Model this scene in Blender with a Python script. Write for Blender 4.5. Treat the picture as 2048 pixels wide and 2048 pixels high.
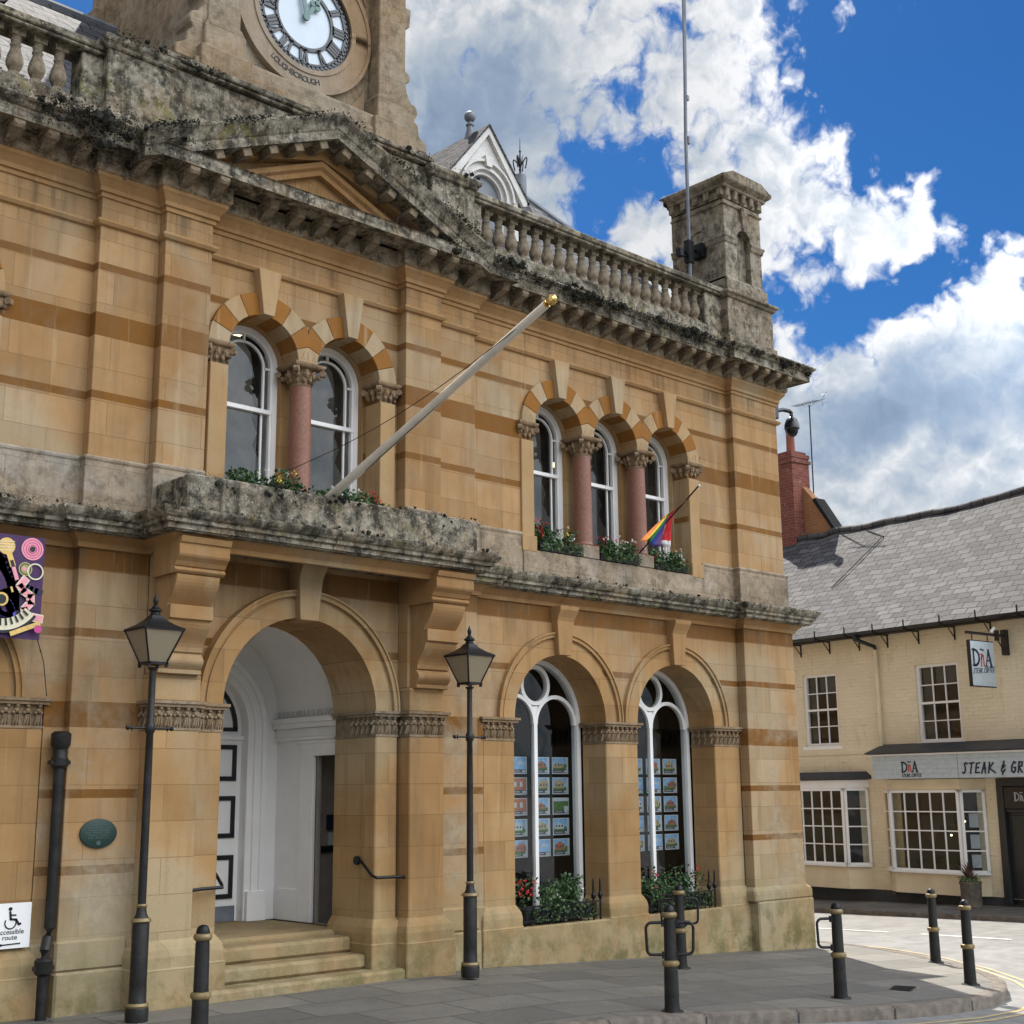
import bpy, bmesh, math, random
from mathutils import Vector, Matrix
R = math.radians; PI = math.pi
random.seed(7)
sc = bpy.context.scene
for o in list(bpy.data.objects): bpy.data.objects.remove(o)
COL = sc.collection

# ------------------------------------------------------------------ camera
cam_d = bpy.data.cameras.new("camera"); cam = bpy.data.objects.new("camera", cam_d); COL.objects.link(cam)
cr = Vector((0.7324557, -0.68075122, -0.00929624)); cu = Vector((-0.13462142, -0.15820417, 0.97818634)); cf = Vector((0.66737225, 0.71522669, 0.20752124))
cam.matrix_world = Matrix(((cr.x, cu.x, -cf.x, 0.0), (cr.y, cu.y, -cf.y, -11.6), (cr.z, cu.z, -cf.z, 1.85), (0, 0, 0, 1)))
cam_d.sensor_width = 36; cam_d.lens = 36 * 2643.8 / 2048; cam_d.clip_start = 0.1; cam_d.clip_end = 3000
sc.camera = cam
sc.render.resolution_x = 1024; sc.render.resolution_y = 1024
sc.view_settings.view_transform = 'Standard'; sc.view_settings.look = 'None'; sc.view_settings.gamma = 1
sc.view_settings.use_curve_mapping = False
sc.view_settings.exposure = 0.75

# ------------------------------------------------------------------ light: sun behind the building, high
SUN_AZ, SUN_EL = R(33), R(57)          # azimuth from +Y towards +X
sd = bpy.data.lights.new("sun", 'SUN'); sun = bpy.data.objects.new("sun", sd); COL.objects.link(sun)
sd.energy = 5.0; sd.angle = R(0.53); sd.color = (1.0, 0.94, 0.85)
to_sun = Vector((math.sin(SUN_AZ) * math.cos(SUN_EL), math.cos(SUN_AZ) * math.cos(SUN_EL), math.sin(SUN_EL)))
sun.rotation_euler = to_sun.to_track_quat('Z', 'Y').to_euler(); sun.location = (20, 30, 40)

# ------------------------------------------------------------------ node helpers
class NT:
    def __init__(s, nt): s.nt = nt; s.n = nt.nodes; s.l = nt.links
    def node(s, t, **k):
        n = s.n.new(t)
        for a, b in k.items():
            if a.startswith('i_'): n.inputs[a[2:].replace('_', ' ')].default_value = b
            else: setattr(n, a, b)
        return n
    def link(s, a, b): s.l.new(a, b)
    def math(s, op, a, b=None, c=None, clamp=False):
        n = s.n.new('ShaderNodeMath'); n.operation = op; n.use_clamp = clamp
        for i, v in enumerate((a, b, c)):
            if v is None: continue
            if hasattr(v, 'node'): s.l.new(v, n.inputs[i])
            else: n.inputs[i].default_value = v
        return n.outputs[0]
    def vmath(s, op, a, b=None):
        n = s.n.new('ShaderNodeVectorMath'); n.operation = op
        for i, v in enumerate((a, b)):
            if v is None: continue
            if hasattr(v, 'node'): s.l.new(v, n.inputs[i])
            else: n.inputs[i].default_value = v
        return n.outputs[1] if op in ('DOT_PRODUCT', 'LENGTH', 'DISTANCE') else n.outputs[0]
    def noise(s, vec, scale, detail=4, rough=0.55, dist=0.0, dim='3D'):
        n = s.n.new('ShaderNodeTexNoise'); n.noise_dimensions = dim; n.inputs['Scale'].default_value = scale; n.inputs['Detail'].default_value = detail
        n.inputs['Roughness'].default_value = rough; n.inputs['Distortion'].default_value = dist
        if vec is not None: s.l.new(vec, n.inputs['Vector'])
        return n.outputs[0]
    def map(s, v, a, b, c=0.0, d=1.0, smooth=False):
        n = s.n.new('ShaderNodeMapRange'); n.clamp = True
        if smooth: n.interpolation_type = 'SMOOTHSTEP'
        s.l.new(v, n.inputs[0])
        for i, x in enumerate((a, b, c, d)): n.inputs[1 + i].default_value = x
        return n.outputs[0]
    def mix(s, f, a, b, blend='MIX'):
        n = s.n.new('ShaderNodeMix'); n.data_type = 'RGBA'; n.blend_type = blend
        for sock, v in ((n.inputs['Factor'], f), (n.inputs[6], a), (n.inputs[7], b)):
            if hasattr(v, 'node'): s.l.new(v, sock)
            elif sock.type == 'VALUE': sock.default_value = v
            else: sock.default_value = (*v, 1) if len(v) == 3 else v
        return n.outputs[2]
    def scalev(s, vec, sc_):
        n = s.n.new('ShaderNodeMapping'); n.inputs['Scale'].default_value = sc_; s.l.new(vec, n.inputs['Vector']); return n.outputs[0]
    def steps(s, v, bands, top=10.0):          # 1 inside the bands (metres), else 0
        n = s.n.new('ShaderNodeValToRGB'); cr_ = n.color_ramp; cr_.interpolation = 'CONSTANT'
        s.l.new(s.math('DIVIDE', v, top), n.inputs[0])
        el = cr_.elements; el[0].position = 0; el[0].color = (0, 0, 0, 1); el[1].position = 1; el[1].color = (0, 0, 0, 1)
        for a, b in bands:
            e = el.new(a / top); e.color = (1, 1, 1, 1)
            e = el.new(b / top); e.color = (0, 0, 0, 1)
        return n.outputs[0]

def new_mat(name):
    m = bpy.data.materials.new(name); m.use_nodes = True
    t = NT(m.node_tree); b = m.node_tree.nodes['Principled BSDF']
    return m, t, b

def simple(name, col, rough=0.6, metal=0.0, var=0.12, scale=6.0, bump=0.0, spec=0.5):
    m, t, b = new_mat(name)
    tc = t.node('ShaderNodeTexCoord').outputs['Object']
    n = t.noise(tc, scale, 5)
    dark = tuple(c * (1 - var) for c in col); lite = tuple(min(1, c * (1 + var)) for c in col)
    t.link(t.mix(t.map(n, .3, .7), dark, lite), b.inputs['Base Color'])
    b.inputs['Roughness'].default_value = rough; b.inputs['Metallic'].default_value = metal
    b.inputs['Specular IOR Level'].default_value = spec
    if bump:
        bn = t.node('ShaderNodeBump'); bn.inputs['Strength'].default_value = bump; bn.inputs['Distance'].default_value = .01
        t.link(t.noise(tc, scale * 6, 4), bn.inputs['Height']); t.link(bn.outputs[0], b.inputs['Normal'])
    return m

# ------------------------------------------------------------------ sky (world): Nishita with cumulus
def build_world():
    w = bpy.data.worlds.new("World"); sc.world = w; w.use_nodes = True
    t = NT(w.node_tree); bg = w.node_tree.nodes['Background']
    sky = t.node('ShaderNodeTexSky', sky_type='NISHITA'); sky.sun_disc = False
    sky.sun_elevation = SUN_EL; sky.sun_rotation = SUN_AZ; sky.air_density = 1.0; sky.dust_density = 0.4; sky.ozone_density = 2.5
    g = t.node('ShaderNodeTexCoord').outputs['Generated']
    sep = t.node('ShaderNodeSeparateXYZ'); t.link(g, sep.inputs[0])
    az = t.math('MULTIPLY', t.math('ARCTAN2', sep.outputs[0], sep.outputs[1]), 180 / PI)
    el = t.math('MULTIPLY', t.math('ARCSINE', sep.outputs[2]), 180 / PI)
    comb = t.node('ShaderNodeCombineXYZ'); t.link(az, comb.inputs[0]); t.link(el, comb.inputs[1])
    # wobble of the blob borders
    wn = t.node('ShaderNodeTexNoise', noise_dimensions='2D'); wn.inputs['Scale'].default_value = .16; wn.inputs['Detail'].default_value = 4; wn.inputs['Roughness'].default_value = .6
    t.link(comb.outputs[0], wn.inputs['Vector'])
    off = t.node('ShaderNodeVectorMath', operation='MULTIPLY_ADD'); t.link(wn.outputs[1], off.inputs[0])
    off.inputs[1].default_value = (6.5, 6.0, 0); off.inputs[2].default_value = (-3.25, -3.0, 0)
    pos = t.vmath('ADD', comb.outputs[0], off.outputs[0])
    def blobs(lst):
        tot = None
        for (a, e, ra, re, wgt) in lst:
            mp = t.node('ShaderNodeMapping'); mp.vector_type = 'POINT'
            mp.inputs['Location'].default_value = (-a / ra, -e / re, 0); mp.inputs['Scale'].default_value = (1 / ra, 1 / re, 0)
            t.link(pos, mp.inputs['Vector'])
            d = t.vmath('LENGTH', mp.outputs[0])
            v = t.map(d, 0.0, 1.0, wgt, 0.0, smooth=True)
            tot = v if tot is None else t.math('ADD', tot, v)
        return tot
    cover = blobs(SKY_CLOUDS)
    clear = blobs(SKY_CLEAR)
    wp = t.node('ShaderNodeTexNoise', noise_dimensions='2D'); wp.inputs['Scale'].default_value = .5; wp.inputs['Detail'].default_value = 4; t.link(comb.outputs[0], wp.inputs['Vector'])
    wo = t.node('ShaderNodeVectorMath', operation='MULTIPLY_ADD'); t.link(wp.outputs[1], wo.inputs[0]); wo.inputs[1].default_value = (1.3, 1.3, 0); t.link(comb.outputs[0], wo.inputs[2])
    def billow(vec):      # cauliflower heads: inverted smooth Voronoi with fine octaves, plus fractal noise
        v = t.node('ShaderNodeTexVoronoi'); v.voronoi_dimensions = '2D'; v.feature = 'F1'; v.inputs['Scale'].default_value = .42; v.inputs['Detail'].default_value = 3; v.inputs['Roughness'].default_value = .5; v.inputs['Lacunarity'].default_value = 2.4
        t.link(vec, v.inputs['Vector'])
        puff = t.math('SUBTRACT', 1.0, t.math('MULTIPLY', v.outputs['Distance'], .85))
        return t.math('ADD', t.math('MULTIPLY', puff, .42), t.math('MULTIPLY', t.noise(vec, .30, 8, .60, dim='2D'), .75))
    n1 = billow(wo.outputs[0])
    n2 = t.noise(comb.outputs[0], .09, 2, .5, dim='2D')
    dens = t.math('ADD', t.math('SUBTRACT', cover, clear), t.math('MULTIPLY', t.math('SUBTRACT', n1, SKY_MEAN), 2.0))
    dens = t.math('ADD', dens, t.math('MULTIPLY', t.math('SUBTRACT', n2, .5), .35))
    alpha = t.map(dens, .20, .74, 0, 1, smooth=True)
    sh = t.node('ShaderNodeMapping'); sh.inputs['Location'].default_value = (.28, -.75, 0); t.link(wo.outputs[0], sh.inputs['Vector'])
    n3 = billow(sh.outputs[0])
    relief = t.math('MULTIPLY', t.math('SUBTRACT', n1, n3), 1.1)
    grey = blobs(SKY_GREY)
    n4 = t.noise(comb.outputs[0], .10, 2, .5, dim='2D')
    lit = t.math('ADD', t.math('SUBTRACT', .84, t.math('MULTIPLY', grey, t.map(n4, .3, .65, .75, 1.1))), t.math('MULTIPLY', relief, t.map(grey, 0, .5, 1.0, .45)))
    edge = t.map(dens, .45, 1.0, .16, -.04)
    lit = t.math('ADD', lit, edge)
    cc = t.node('ShaderNodeValToRGB'); t.link(lit, cc.inputs[0])
    e = cc.color_ramp.elements; e[0].position = .0; e[0].color = (.85, 1.2, 1.75, 1); e[1].position = 1.0; e[1].color = (3.7, 3.75, 3.85, 1)
    x = cc.color_ramp.elements.new(.35); x.color = (1.35, 1.75, 2.35, 1)
    x = cc.color_ramp.elements.new(.68); x.color = (2.35, 2.6, 2.9, 1)
    hs = t.node('ShaderNodeHueSaturation'); hs.inputs['Saturation'].default_value = 1.25; hs.inputs['Value'].default_value = SKY_GAIN; t.link(sky.outputs[0], hs.inputs['Color'])
    up = t.map(sep.outputs[2], -.02, .04)
    blue = t.mix(1.0, hs.outputs[0], SKY_TINT, 'MULTIPLY')
    # added fill: unseen clouds high behind the viewer, brightened to light the facade
    back = t.math('ADD', 1.0, t.math('MULTIPLY', t.map(t.vmath('DOT_PRODUCT', g, (.62, -.78, 0)), -.05, .75, 0, SKY_BACK_FILL, smooth=True), t.map(el, 4, 38, 0, 1, smooth=True)))
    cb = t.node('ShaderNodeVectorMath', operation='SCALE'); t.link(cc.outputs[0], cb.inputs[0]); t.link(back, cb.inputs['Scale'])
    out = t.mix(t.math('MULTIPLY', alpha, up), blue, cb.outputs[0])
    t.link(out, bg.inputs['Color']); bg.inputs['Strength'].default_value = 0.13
    w.cycles.sampling_method = 'MANUAL'; w.cycles.sample_map_resolution = 256

SKY_GAIN = 1.0; SKY_TINT = (.135, .275, .40); SKY_BACK_FILL = 6.4; SKY_MEAN = .505
SKY_CLOUDS = [  # azimuth, elevation, radii, weight (degrees)
    (38, 31, 9, 12, 1.0), (47, 34, 11, 8, 1.0), (44, 24, 9, 9, .9), (54, 34.5, 5.5, 4, .6), (53.5, 27.5, 6, 6, .85), (57, 24.5, 5, 4.5, .8), (60, 22.6, 3.6, 2.6, .7), (52, 20.5, 6, 5, .8),
    (60, 15.5, 10, 6.2, 1.1), (66, 17.5, 8, 6.3, 1.15), (70, 12, 14, 9, 1.0), (56, 12, 9, 9, 1.0), (30, 20, 20, 12, .6), (64, 28.6, .9, .6, .5),
    (-70, 10, 88, 45, 1.2), (-40, 55, 60, 35, 1.2), (10, 34, 26, 14, .5), (150, 20, 60, 45, 1.2), (-150, 40, 80, 60, 1.2), (120, 60, 80, 30, 1.0), (102, 22, 22, 14, .9)]
SKY_CLEAR = [(66, 28, 8, 5.6, .9), (60.5, 20.4, 3.6, 1.5, .55), (48.3, 26, 3.0, 2.2, .45), (55.5, 33.2, 2.6, 1.2, .6), (52, 33.6, 1.6, 1.0, .5), (22, 31.5, 4, 3, 1.8), (56.5, 23.6, 2.0, 1.2, .3), (56, 20.2, 2, 1.2, .3)]
SKY_GREY = [(43, 29, 8, 5, .40), (40, 27, 6, 5, .26), (47, 26, 5, 5, .26), (62, 16, 10, 3.6, .44), (58, 14.5, 8, 3, .28), (68, 15, 8, 3, .20), (52, 25, 3, 3, .2), (62, 11.5, 8, 2, .2)]
build_world()

# ------------------------------------------------------------------ materials
def stone_nodes(t, b, banded=False, weather=0.0, tint=(1, 1, 1), joints=True, algae=True, pale=True):
    tc = t.node('ShaderNodeTexCoord').outputs['Object']
    sep = t.node('ShaderNodeSeparateXYZ'); t.link(tc, sep.inputs[0])
    u = t.math('ADD', sep.outputs[0], sep.outputs[1])
    cmb = t.node('ShaderNodeCombineXYZ'); t.link(u, cmb.inputs[0]); t.link(sep.outputs[2], cmb.inputs[1])
    uv = cmb.outputs[0]
    A = tuple(x * y for x, y in zip((.415, .255, .118), tint)); B = tuple(x * y for x, y in zip((.325, .182, .074), tint)); P = tuple(x * y for x, y in zip((.395, .305, .19), tint))
    col = t.mix(t.map(t.noise(tc, .9, 5, .6), .36, .66), A, B)
    col = t.mix(t.map(t.noise(tc, .55, 4, .55, .6), .50, .66, 0, .85 if pale else .2), col, P)
    if joints:
        br = t.node('ShaderNodeTexBrick'); br.offset = .5; t.link(uv, br.inputs['Vector'])
        br.inputs['Scale'].default_value = 1; br.inputs['Brick Width'].default_value = .82; br.inputs['Row Height'].default_value = .325
        br.inputs['Mortar Size'].default_value = .0042; br.inputs['Mortar Smooth'].default_value = .15; br.inputs['Bias'].default_value = 0
        br.inputs['Color1'].default_value = (.74, .71, .66, 1); br.inputs['Color2'].default_value = (1.13, 1.14, 1.18, 1); br.inputs['Mortar'].default_value = (.55, .48, .40, 1)
        col = t.mix(.62, col, br.outputs[0], 'MULTIPLY')
    if banded:
        bm = t.steps(sep.outputs[2], [(1.163, 1.24), (1.815, 1.905), (2.44, 2.69), (3.28, 3.35), (3.89, 4.11), (5.52, 5.605), (6.165, 6.39), (6.83, 6.905)])
        bb = t.node('ShaderNodeTexBrick'); bb.offset = .0; t.link(uv, bb.inputs['Vector']); bb.inputs['Scale'].default_value = 1
        bb.inputs['Brick Width'].default_value = .53; bb.inputs['Row Height'].default_value = 40; bb.inputs['Mortar Size'].default_value = .003
        bb.inputs['Color1'].default_value = (.225, .095, .013, 1); bb.inputs['Color2'].default_value = (.165, .069, .012, 1); bb.inputs['Mortar'].default_value = (.2, .1, .03, 1)
        bc = t.mix(t.map(t.noise(tc, 5, 5, .7), .3, .7), bb.outputs[0], (.19, .082, .020))
        ml = t.steps(sep.outputs[2], [(2.44, 2.69), (5.52, 5.605), (6.165, 6.39)])
        bc = t.mix(ml, t.mix(.3, bc, (.15, .075, .025)), bc)
        col = t.mix(bm, col, bc)
    # vertical rain streaks and blotches
    st = t.noise(t.scalev(tc, (7, 7, .55)), 1.0, 5, .6)
    col = t.mix(t.map(st, .50, .76, 0, .5), col, (.17, .105, .05))
    col = t.mix(t.map(t.noise(tc, 1.6, 6, .68, .8), .56, .72, 0, .42), col, (.21, .145, .085))
    st2 = t.noise(t.scalev(tc, (11, 11, .8)), 1.0, 4, .6, .3)
    col = t.mix(t.map(st2, .60, .78, 0, .35), col, (.55, .45, .28))
    sp = t.noise(tc, 26, 3, .7)
    col = t.mix(t.map(sp, .66, .78, 0, .35), col, (.16, .11, .06))
    if banded:  # bleached grey-buff blocks low on the piers, dark run-off below the ledges
        bl = t.math('MULTIPLY', t.map(sep.outputs[2], 2.2, 3.9, 1, .15), t.map(t.noise(tc, 1.15, 5, .62, .3), .46, .60))
        col = t.mix(t.math('MULTIPLY', bl, .62), col, t.mix(t.map(t.noise(tc, 8, 5, .7), .35, .65), (.25, .215, .15), (.40, .355, .26)))
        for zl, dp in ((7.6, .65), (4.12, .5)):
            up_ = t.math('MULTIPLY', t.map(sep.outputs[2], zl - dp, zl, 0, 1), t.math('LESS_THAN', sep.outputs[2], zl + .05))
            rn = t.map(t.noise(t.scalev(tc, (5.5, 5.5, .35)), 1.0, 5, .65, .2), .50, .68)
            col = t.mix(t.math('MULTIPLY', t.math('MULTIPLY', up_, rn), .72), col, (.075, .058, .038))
    if algae:   # green-grey growth and washed pale stone on the plinth courses
        lowm = t.math('MULTIPLY', t.map(sep.outputs[2], .15, 1.25, 1, 0), t.map(t.noise(tc, 2.1, 5, .65), .34, .62))
        col = t.mix(t.math('MULTIPLY', lowm, .75), col, (.36, .30, .17))
        low2 = t.math('MULTIPLY', t.map(sep.outputs[2], -.1, .75, 1, 0), t.map(t.noise(tc, 3.3, 5, .7), .42, .62))
        col = t.mix(t.math('MULTIPLY', low2, .9), col, (.135, .12, .045))
    if weather:
        n = t.noise(tc, 2.2, 7, .68, .3)
        col = t.mix(t.map(n, .30, .55, weather * .6, weather), col, t.mix(t.map(t.noise(tc, 9, 5, .7), .35, .65), (.115, .10, .072), (.40, .365, .29)))
        col = t.mix(t.map(t.noise(tc, 6.5, 6, .75), .50 - .05 * max(0, weather - .9) * 10, .60, 0, .9 * weather), col, (.022, .020, .014))
        col = t.mix(t.map(t.noise(tc, 1.7, 5, .7, .4), .52, .62, 0, .55 * weather), col, (.04, .036, .025))
        col = t.mix(t.map(t.noise(t.scalev(tc, (5.5, 5.5, .9)), 1.0, 6, .7, .3), .53, .64, 0, .85 * max(0, weather - .2)), col, (.020, .017, .012))
        col = t.mix(t.map(t.noise(tc, 3.7, 6, .7, .5), .58, .68, 0, .6 * weather), col, (.17, .155, .04))
        col = t.mix(t.map(t.noise(tc, 31, 3, .6), .63, .70, 0, .7 * weather), col, (.50, .46, .36))
    t.link(col, b.inputs['Base Color']); b.inputs['Roughness'].default_value = .9; b.inputs['Specular IOR Level'].default_value = .25
    bn = t.node('ShaderNodeBump'); bn.inputs['Strength'].default_value = .55 if weather else .35; bn.inputs['Distance'].default_value = .012
    h = t.noise(tc, 34, 6, .7)
    if weather > .6: h = t.math('ADD', h, t.math('MULTIPLY', t.noise(tc, 7, 5, .7), 2.0))
    if joints: h = t.math('SUBTRACT', h, t.math('MULTIPLY', br.outputs[1], .9))
    t.link(h, bn.inputs['Height']); t.link(bn.outputs[0], b.inputs['Normal'])

def stone(name, **k):
    m, t, b = new_mat(name); stone_nodes(t, b, **k); return m

M = {}
M['banded'] = stone('banded_stone', banded=True)
M['plain'] = stone('honey_stone', tint=(1.0, 1.0, .95))
M['trim'] = stone('carved_stone', joints=False, tint=(.95, .93, .9), algae=False)
M['cream'] = stone('cream_voussoir_stone', joints=False, tint=(1.02, 1.1, 1.2), algae=False)
M['orange'] = stone('orange_voussoir_stone', joints=False, tint=(.72, .50, .22), algae=False, pale=False)
M['capital'] = stone('capital_stone', joints=False, weather=.35, tint=(.75, .75, .8), algae=False)
M['ledge'] = stone('lichen_ledge_stone', joints=False, weather=1.0, algae=False)
M['semi'] = stone('stained_stone', joints=False, weather=.75, algae=False)
M['tower'] = stone('tower_stone', weather=.36, tint=(.88, 1.0, 1.25), algae=False)
M['tower_pale'] = stone('dial_surround_stone', joints=False, weather=.12, tint=(.85, .92, 1.15), algae=False)
M['stack'] = stone('stack_stone', weather=.7, tint=(.72, .82, 1.1), algae=False)
M['dado'] = stone('pale_dado_stone', weather=.42, tint=(1.05, 1.3, 1.95), algae=False)
M['step'] = stone('worn_step_stone', joints=False, tint=(.85, .95, 1.05))
M['granite'] = simple('red_granite', (.22, .092, .055), .5, var=.28, scale=45)
M['white'] = simple('white_paint', (.84, .83, .81), .45, var=.04, scale=3)
M['white_old'] = simple('weathered_white_paint', (.58, .57, .545), .6, var=.12, scale=5)
M['black_paint'] = simple('black_gloss_paint', (.012, .013, .016), .3, var=.2)
M['iron'] = simple('black_iron', (.007, .0075, .009), .42, var=.4, scale=14, bump=.25, spec=.3)
M['iron_dusty'] = simple('dusty_black_iron', (.014, .013, .012), .45, var=.6, scale=9, bump=.3, spec=.35)
M['gold'] = simple('old_gold_paint', (.25, .185, .085), .5, metal=.3, var=.25, scale=12)
M['bright_gold'] = simple('gilt_metal', (.75, .52, .18), .2, metal=1.0)
M['lead'] = simple('grey_lead', (.16, .18, .21), .55, var=.2, scale=5)
M['dark_lead'] = simple('dark_lead', (.035, .037, .042), .6, var=.25, scale=5)
def murk(name, a, b2, sc_):
    m, t, b = new_mat(name); tc = t.node('ShaderNodeTexCoord').outputs['Object']
    v = t.node('ShaderNodeTexVoronoi'); v.distance = 'CHEBYCHEV'; v.inputs['Scale'].default_value = sc_; t.link(t.scalev(tc, (1, 1, .6)), v.inputs['Vector'])
    sp = t.node('ShaderNodeSeparateColor'); t.link(v.outputs['Color'], sp.inputs[0])
    t.link(t.mix(t.map(sp.outputs[0], .35, .95), a, b2), b.inputs['Base Color']); b.inputs['Roughness'].default_value = .9; return m
M['dark'] = murk('dark_interior', (.008, .007, .006), (.06, .045, .032), 1.6)
M['room'] = simple('pale_room_wall', (.70, .72, .76), .9)
M['red_brown'] = simple('brown_screen', (.30, .26, .22), .7)
M['leaf'] = simple('leaf_green', (.035, .085, .028), .5, var=.4, scale=9)
M['leaf2'] = simple('leaf_pale_green', (.09, .15, .045), .5, var=.3, scale=9)
M['red'] = simple('red_petals', (.55, .03, .03), .5)
M['pinkf'] = simple('white_petals', (.75, .70, .62), .5)
M['yellowf'] = simple('yellow_petals', (.7, .5, .08), .5)
M['moss'] = simple('black_moss', (.016, .016, .010), .95, var=.6, scale=8)
M['moss2'] = simple('green_moss', (.055, .06, .018), .95, var=.5, scale=8)
M['card_white'] = simple('white_card', (.56, .57, .58), .5, var=.04)
M['sky_blue'] = simple('printed_sky_blue', (.28, .46, .68), .4, var=.3, scale=20)
M['grass_p'] = simple('printed_green', (.10, .20, .06), .4, var=.4, scale=30)
M['brick_p'] = simple('printed_brick', (.45, .17, .10), .4, var=.4, scale=40)
M['stone_p'] = simple('printed_buff', (.48, .36, .20), .4, var=.4, scale=40)
M['grey_p'] = simple('printed_dark_grey', (.09, .09, .10), .4, var=.4, scale=30)
M['lamp_glass'] = None

def lamp_glass():
    m, t, b = new_mat('frosted_lamp_glass')
    b.inputs['Base Color'].default_value = (.42, .35, .24, 1); b.inputs['Roughness'].default_value = .35
    b.inputs['Subsurface Weight'].default_value = 0
    tr = t.node('ShaderNodeBsdfTranslucent'); tr.inputs[0].default_value = (.5, .42, .30, 1)
    mx = t.node('ShaderNodeMixShader'); mx.inputs[0].default_value = .4
    t.link(b.outputs[0], mx.inputs[1]); t.link(tr.outputs[0], mx.inputs[2]); t.link(mx.outputs[0], t.n['Material Output'].inputs[0])
    return m
M['lamp_glass'] = lamp_glass()

def glass(name, tint=(.75, .8, .82)):
    m, t, b = new_mat(name); t.n.remove(b)
    tr = t.node('ShaderNodeBsdfTransparent'); tr.inputs[0].default_value = (*tint, 1)
    gl = t.node('ShaderNodeBsdfGlossy'); gl.inputs['Roughness'].default_value = .02; gl.inputs[0].default_value = (.9, .93, .97, 1)
    lw = t.node('ShaderNodeLayerWeight'); lw.inputs[0].default_value = .5
    fr = t.math('MULTIPLY_ADD', t.math('POWER', lw.outputs['Facing'], 4.5), .92, .055)      # same from either side of a thin pane
    tc = t.node('ShaderNodeTexCoord').outputs['Object']
    bn = t.node('ShaderNodeBump'); bn.inputs['Strength'].default_value = .06; bn.inputs['Distance'].default_value = .05; t.link(t.noise(tc, 1.6, 2), bn.inputs['Height'])
    t.link(bn.outputs[0], gl.inputs['Normal'])
    mx = t.node('ShaderNodeMixShader'); t.link(fr, mx.inputs[0]); t.link(tr.outputs[0], mx.inputs[1]); t.link(gl.outputs[0], mx.inputs[2])
    t.link(mx.outputs[0], t.n['Material Output'].inputs[0]); return m
M['glass'] = glass('window_glass')

def glow(name, col, s):
    m, t, b = new_mat(name); b.inputs['Base Color'].default_value = (.8, .8, .8, 1)
    b.inputs['Emission Color'].default_value = (*col, 1); b.inputs['Emission Strength'].default_value = s; return m
M['strip'] = glow('lit_strip_lamp', (1, .82, .5), 2.2)
M['bulb'] = glow('lit_bulb', (1, .75, .42), 3.0)

def slate(name, c1, c2, bw, rh, gap=(.03, .03, .035), slope=False, rough=.55, lichen=.25):
    m, t, b = new_mat(name)
    tc = t.node('ShaderNodeTexCoord').outputs['UV']
    br = t.node('ShaderNodeTexBrick'); br.offset = .5; t.link(tc, br.inputs['Vector']); br.inputs['Scale'].default_value = 1
    br.inputs['Brick Width'].default_value = bw; br.inputs['Row Height'].default_value = rh; br.inputs['Mortar Size'].default_value = .012; br.inputs['Mortar Smooth'].default_value = .2; br.inputs['Bias'].default_value = -.1
    br.inputs['Color1'].default_value = (*c1, 1); br.inputs['Color2'].default_value = (*c2, 1); br.inputs['Mortar'].default_value = (*gap, 1)
    col = t.mix(t.map(t.noise(tc, 2.2, 6, .7), .3, .7, 0, .45), br.outputs[0], tuple(x * .55 for x in c1))
    col = t.mix(t.map(t.noise(tc, 24, 3, .6), .60, .70, 0, lichen), col, (.50, .49, .45))
    col = t.mix(t.map(t.noise(tc, 5.5, 2, .4), .70, .73, 0, .85), col, (.03, .03, .032))
    t.link(col, b.inputs['Base Color']); b.inputs['Roughness'].default_value = rough; b.inputs['Specular IOR Level'].default_value = .08
    sp = t.node('ShaderNodeSeparateXYZ'); t.link(tc, sp.inputs[0])
    saw = t.math('FRACT', t.math('DIVIDE', sp.outputs[1], rh))
    bn = t.node('ShaderNodeBump'); bn.inputs['Strength'].default_value = .8; bn.inputs['Distance'].default_value = .02
    t.link(t.math('SUBTRACT', t.math('SUBTRACT', t.noise(tc, 9, 4), t.math('MULTIPLY', saw, .9)), t.math('MULTIPLY', br.outputs[1], .7)), bn.inputs['Height']); t.link(bn.outputs[0], b.inputs['Normal'])
    return m
M['slate'] = slate('welsh_slate', (.075, .078, .088), (.14, .14, .15), .3, .19, rough=.8)
M['stone_slate'] = slate('old_stone_slate', (.062, .060, .064), (.145, .141, .141), .34, .2, gap=(.012, .012, .012), rough=.7)

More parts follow.
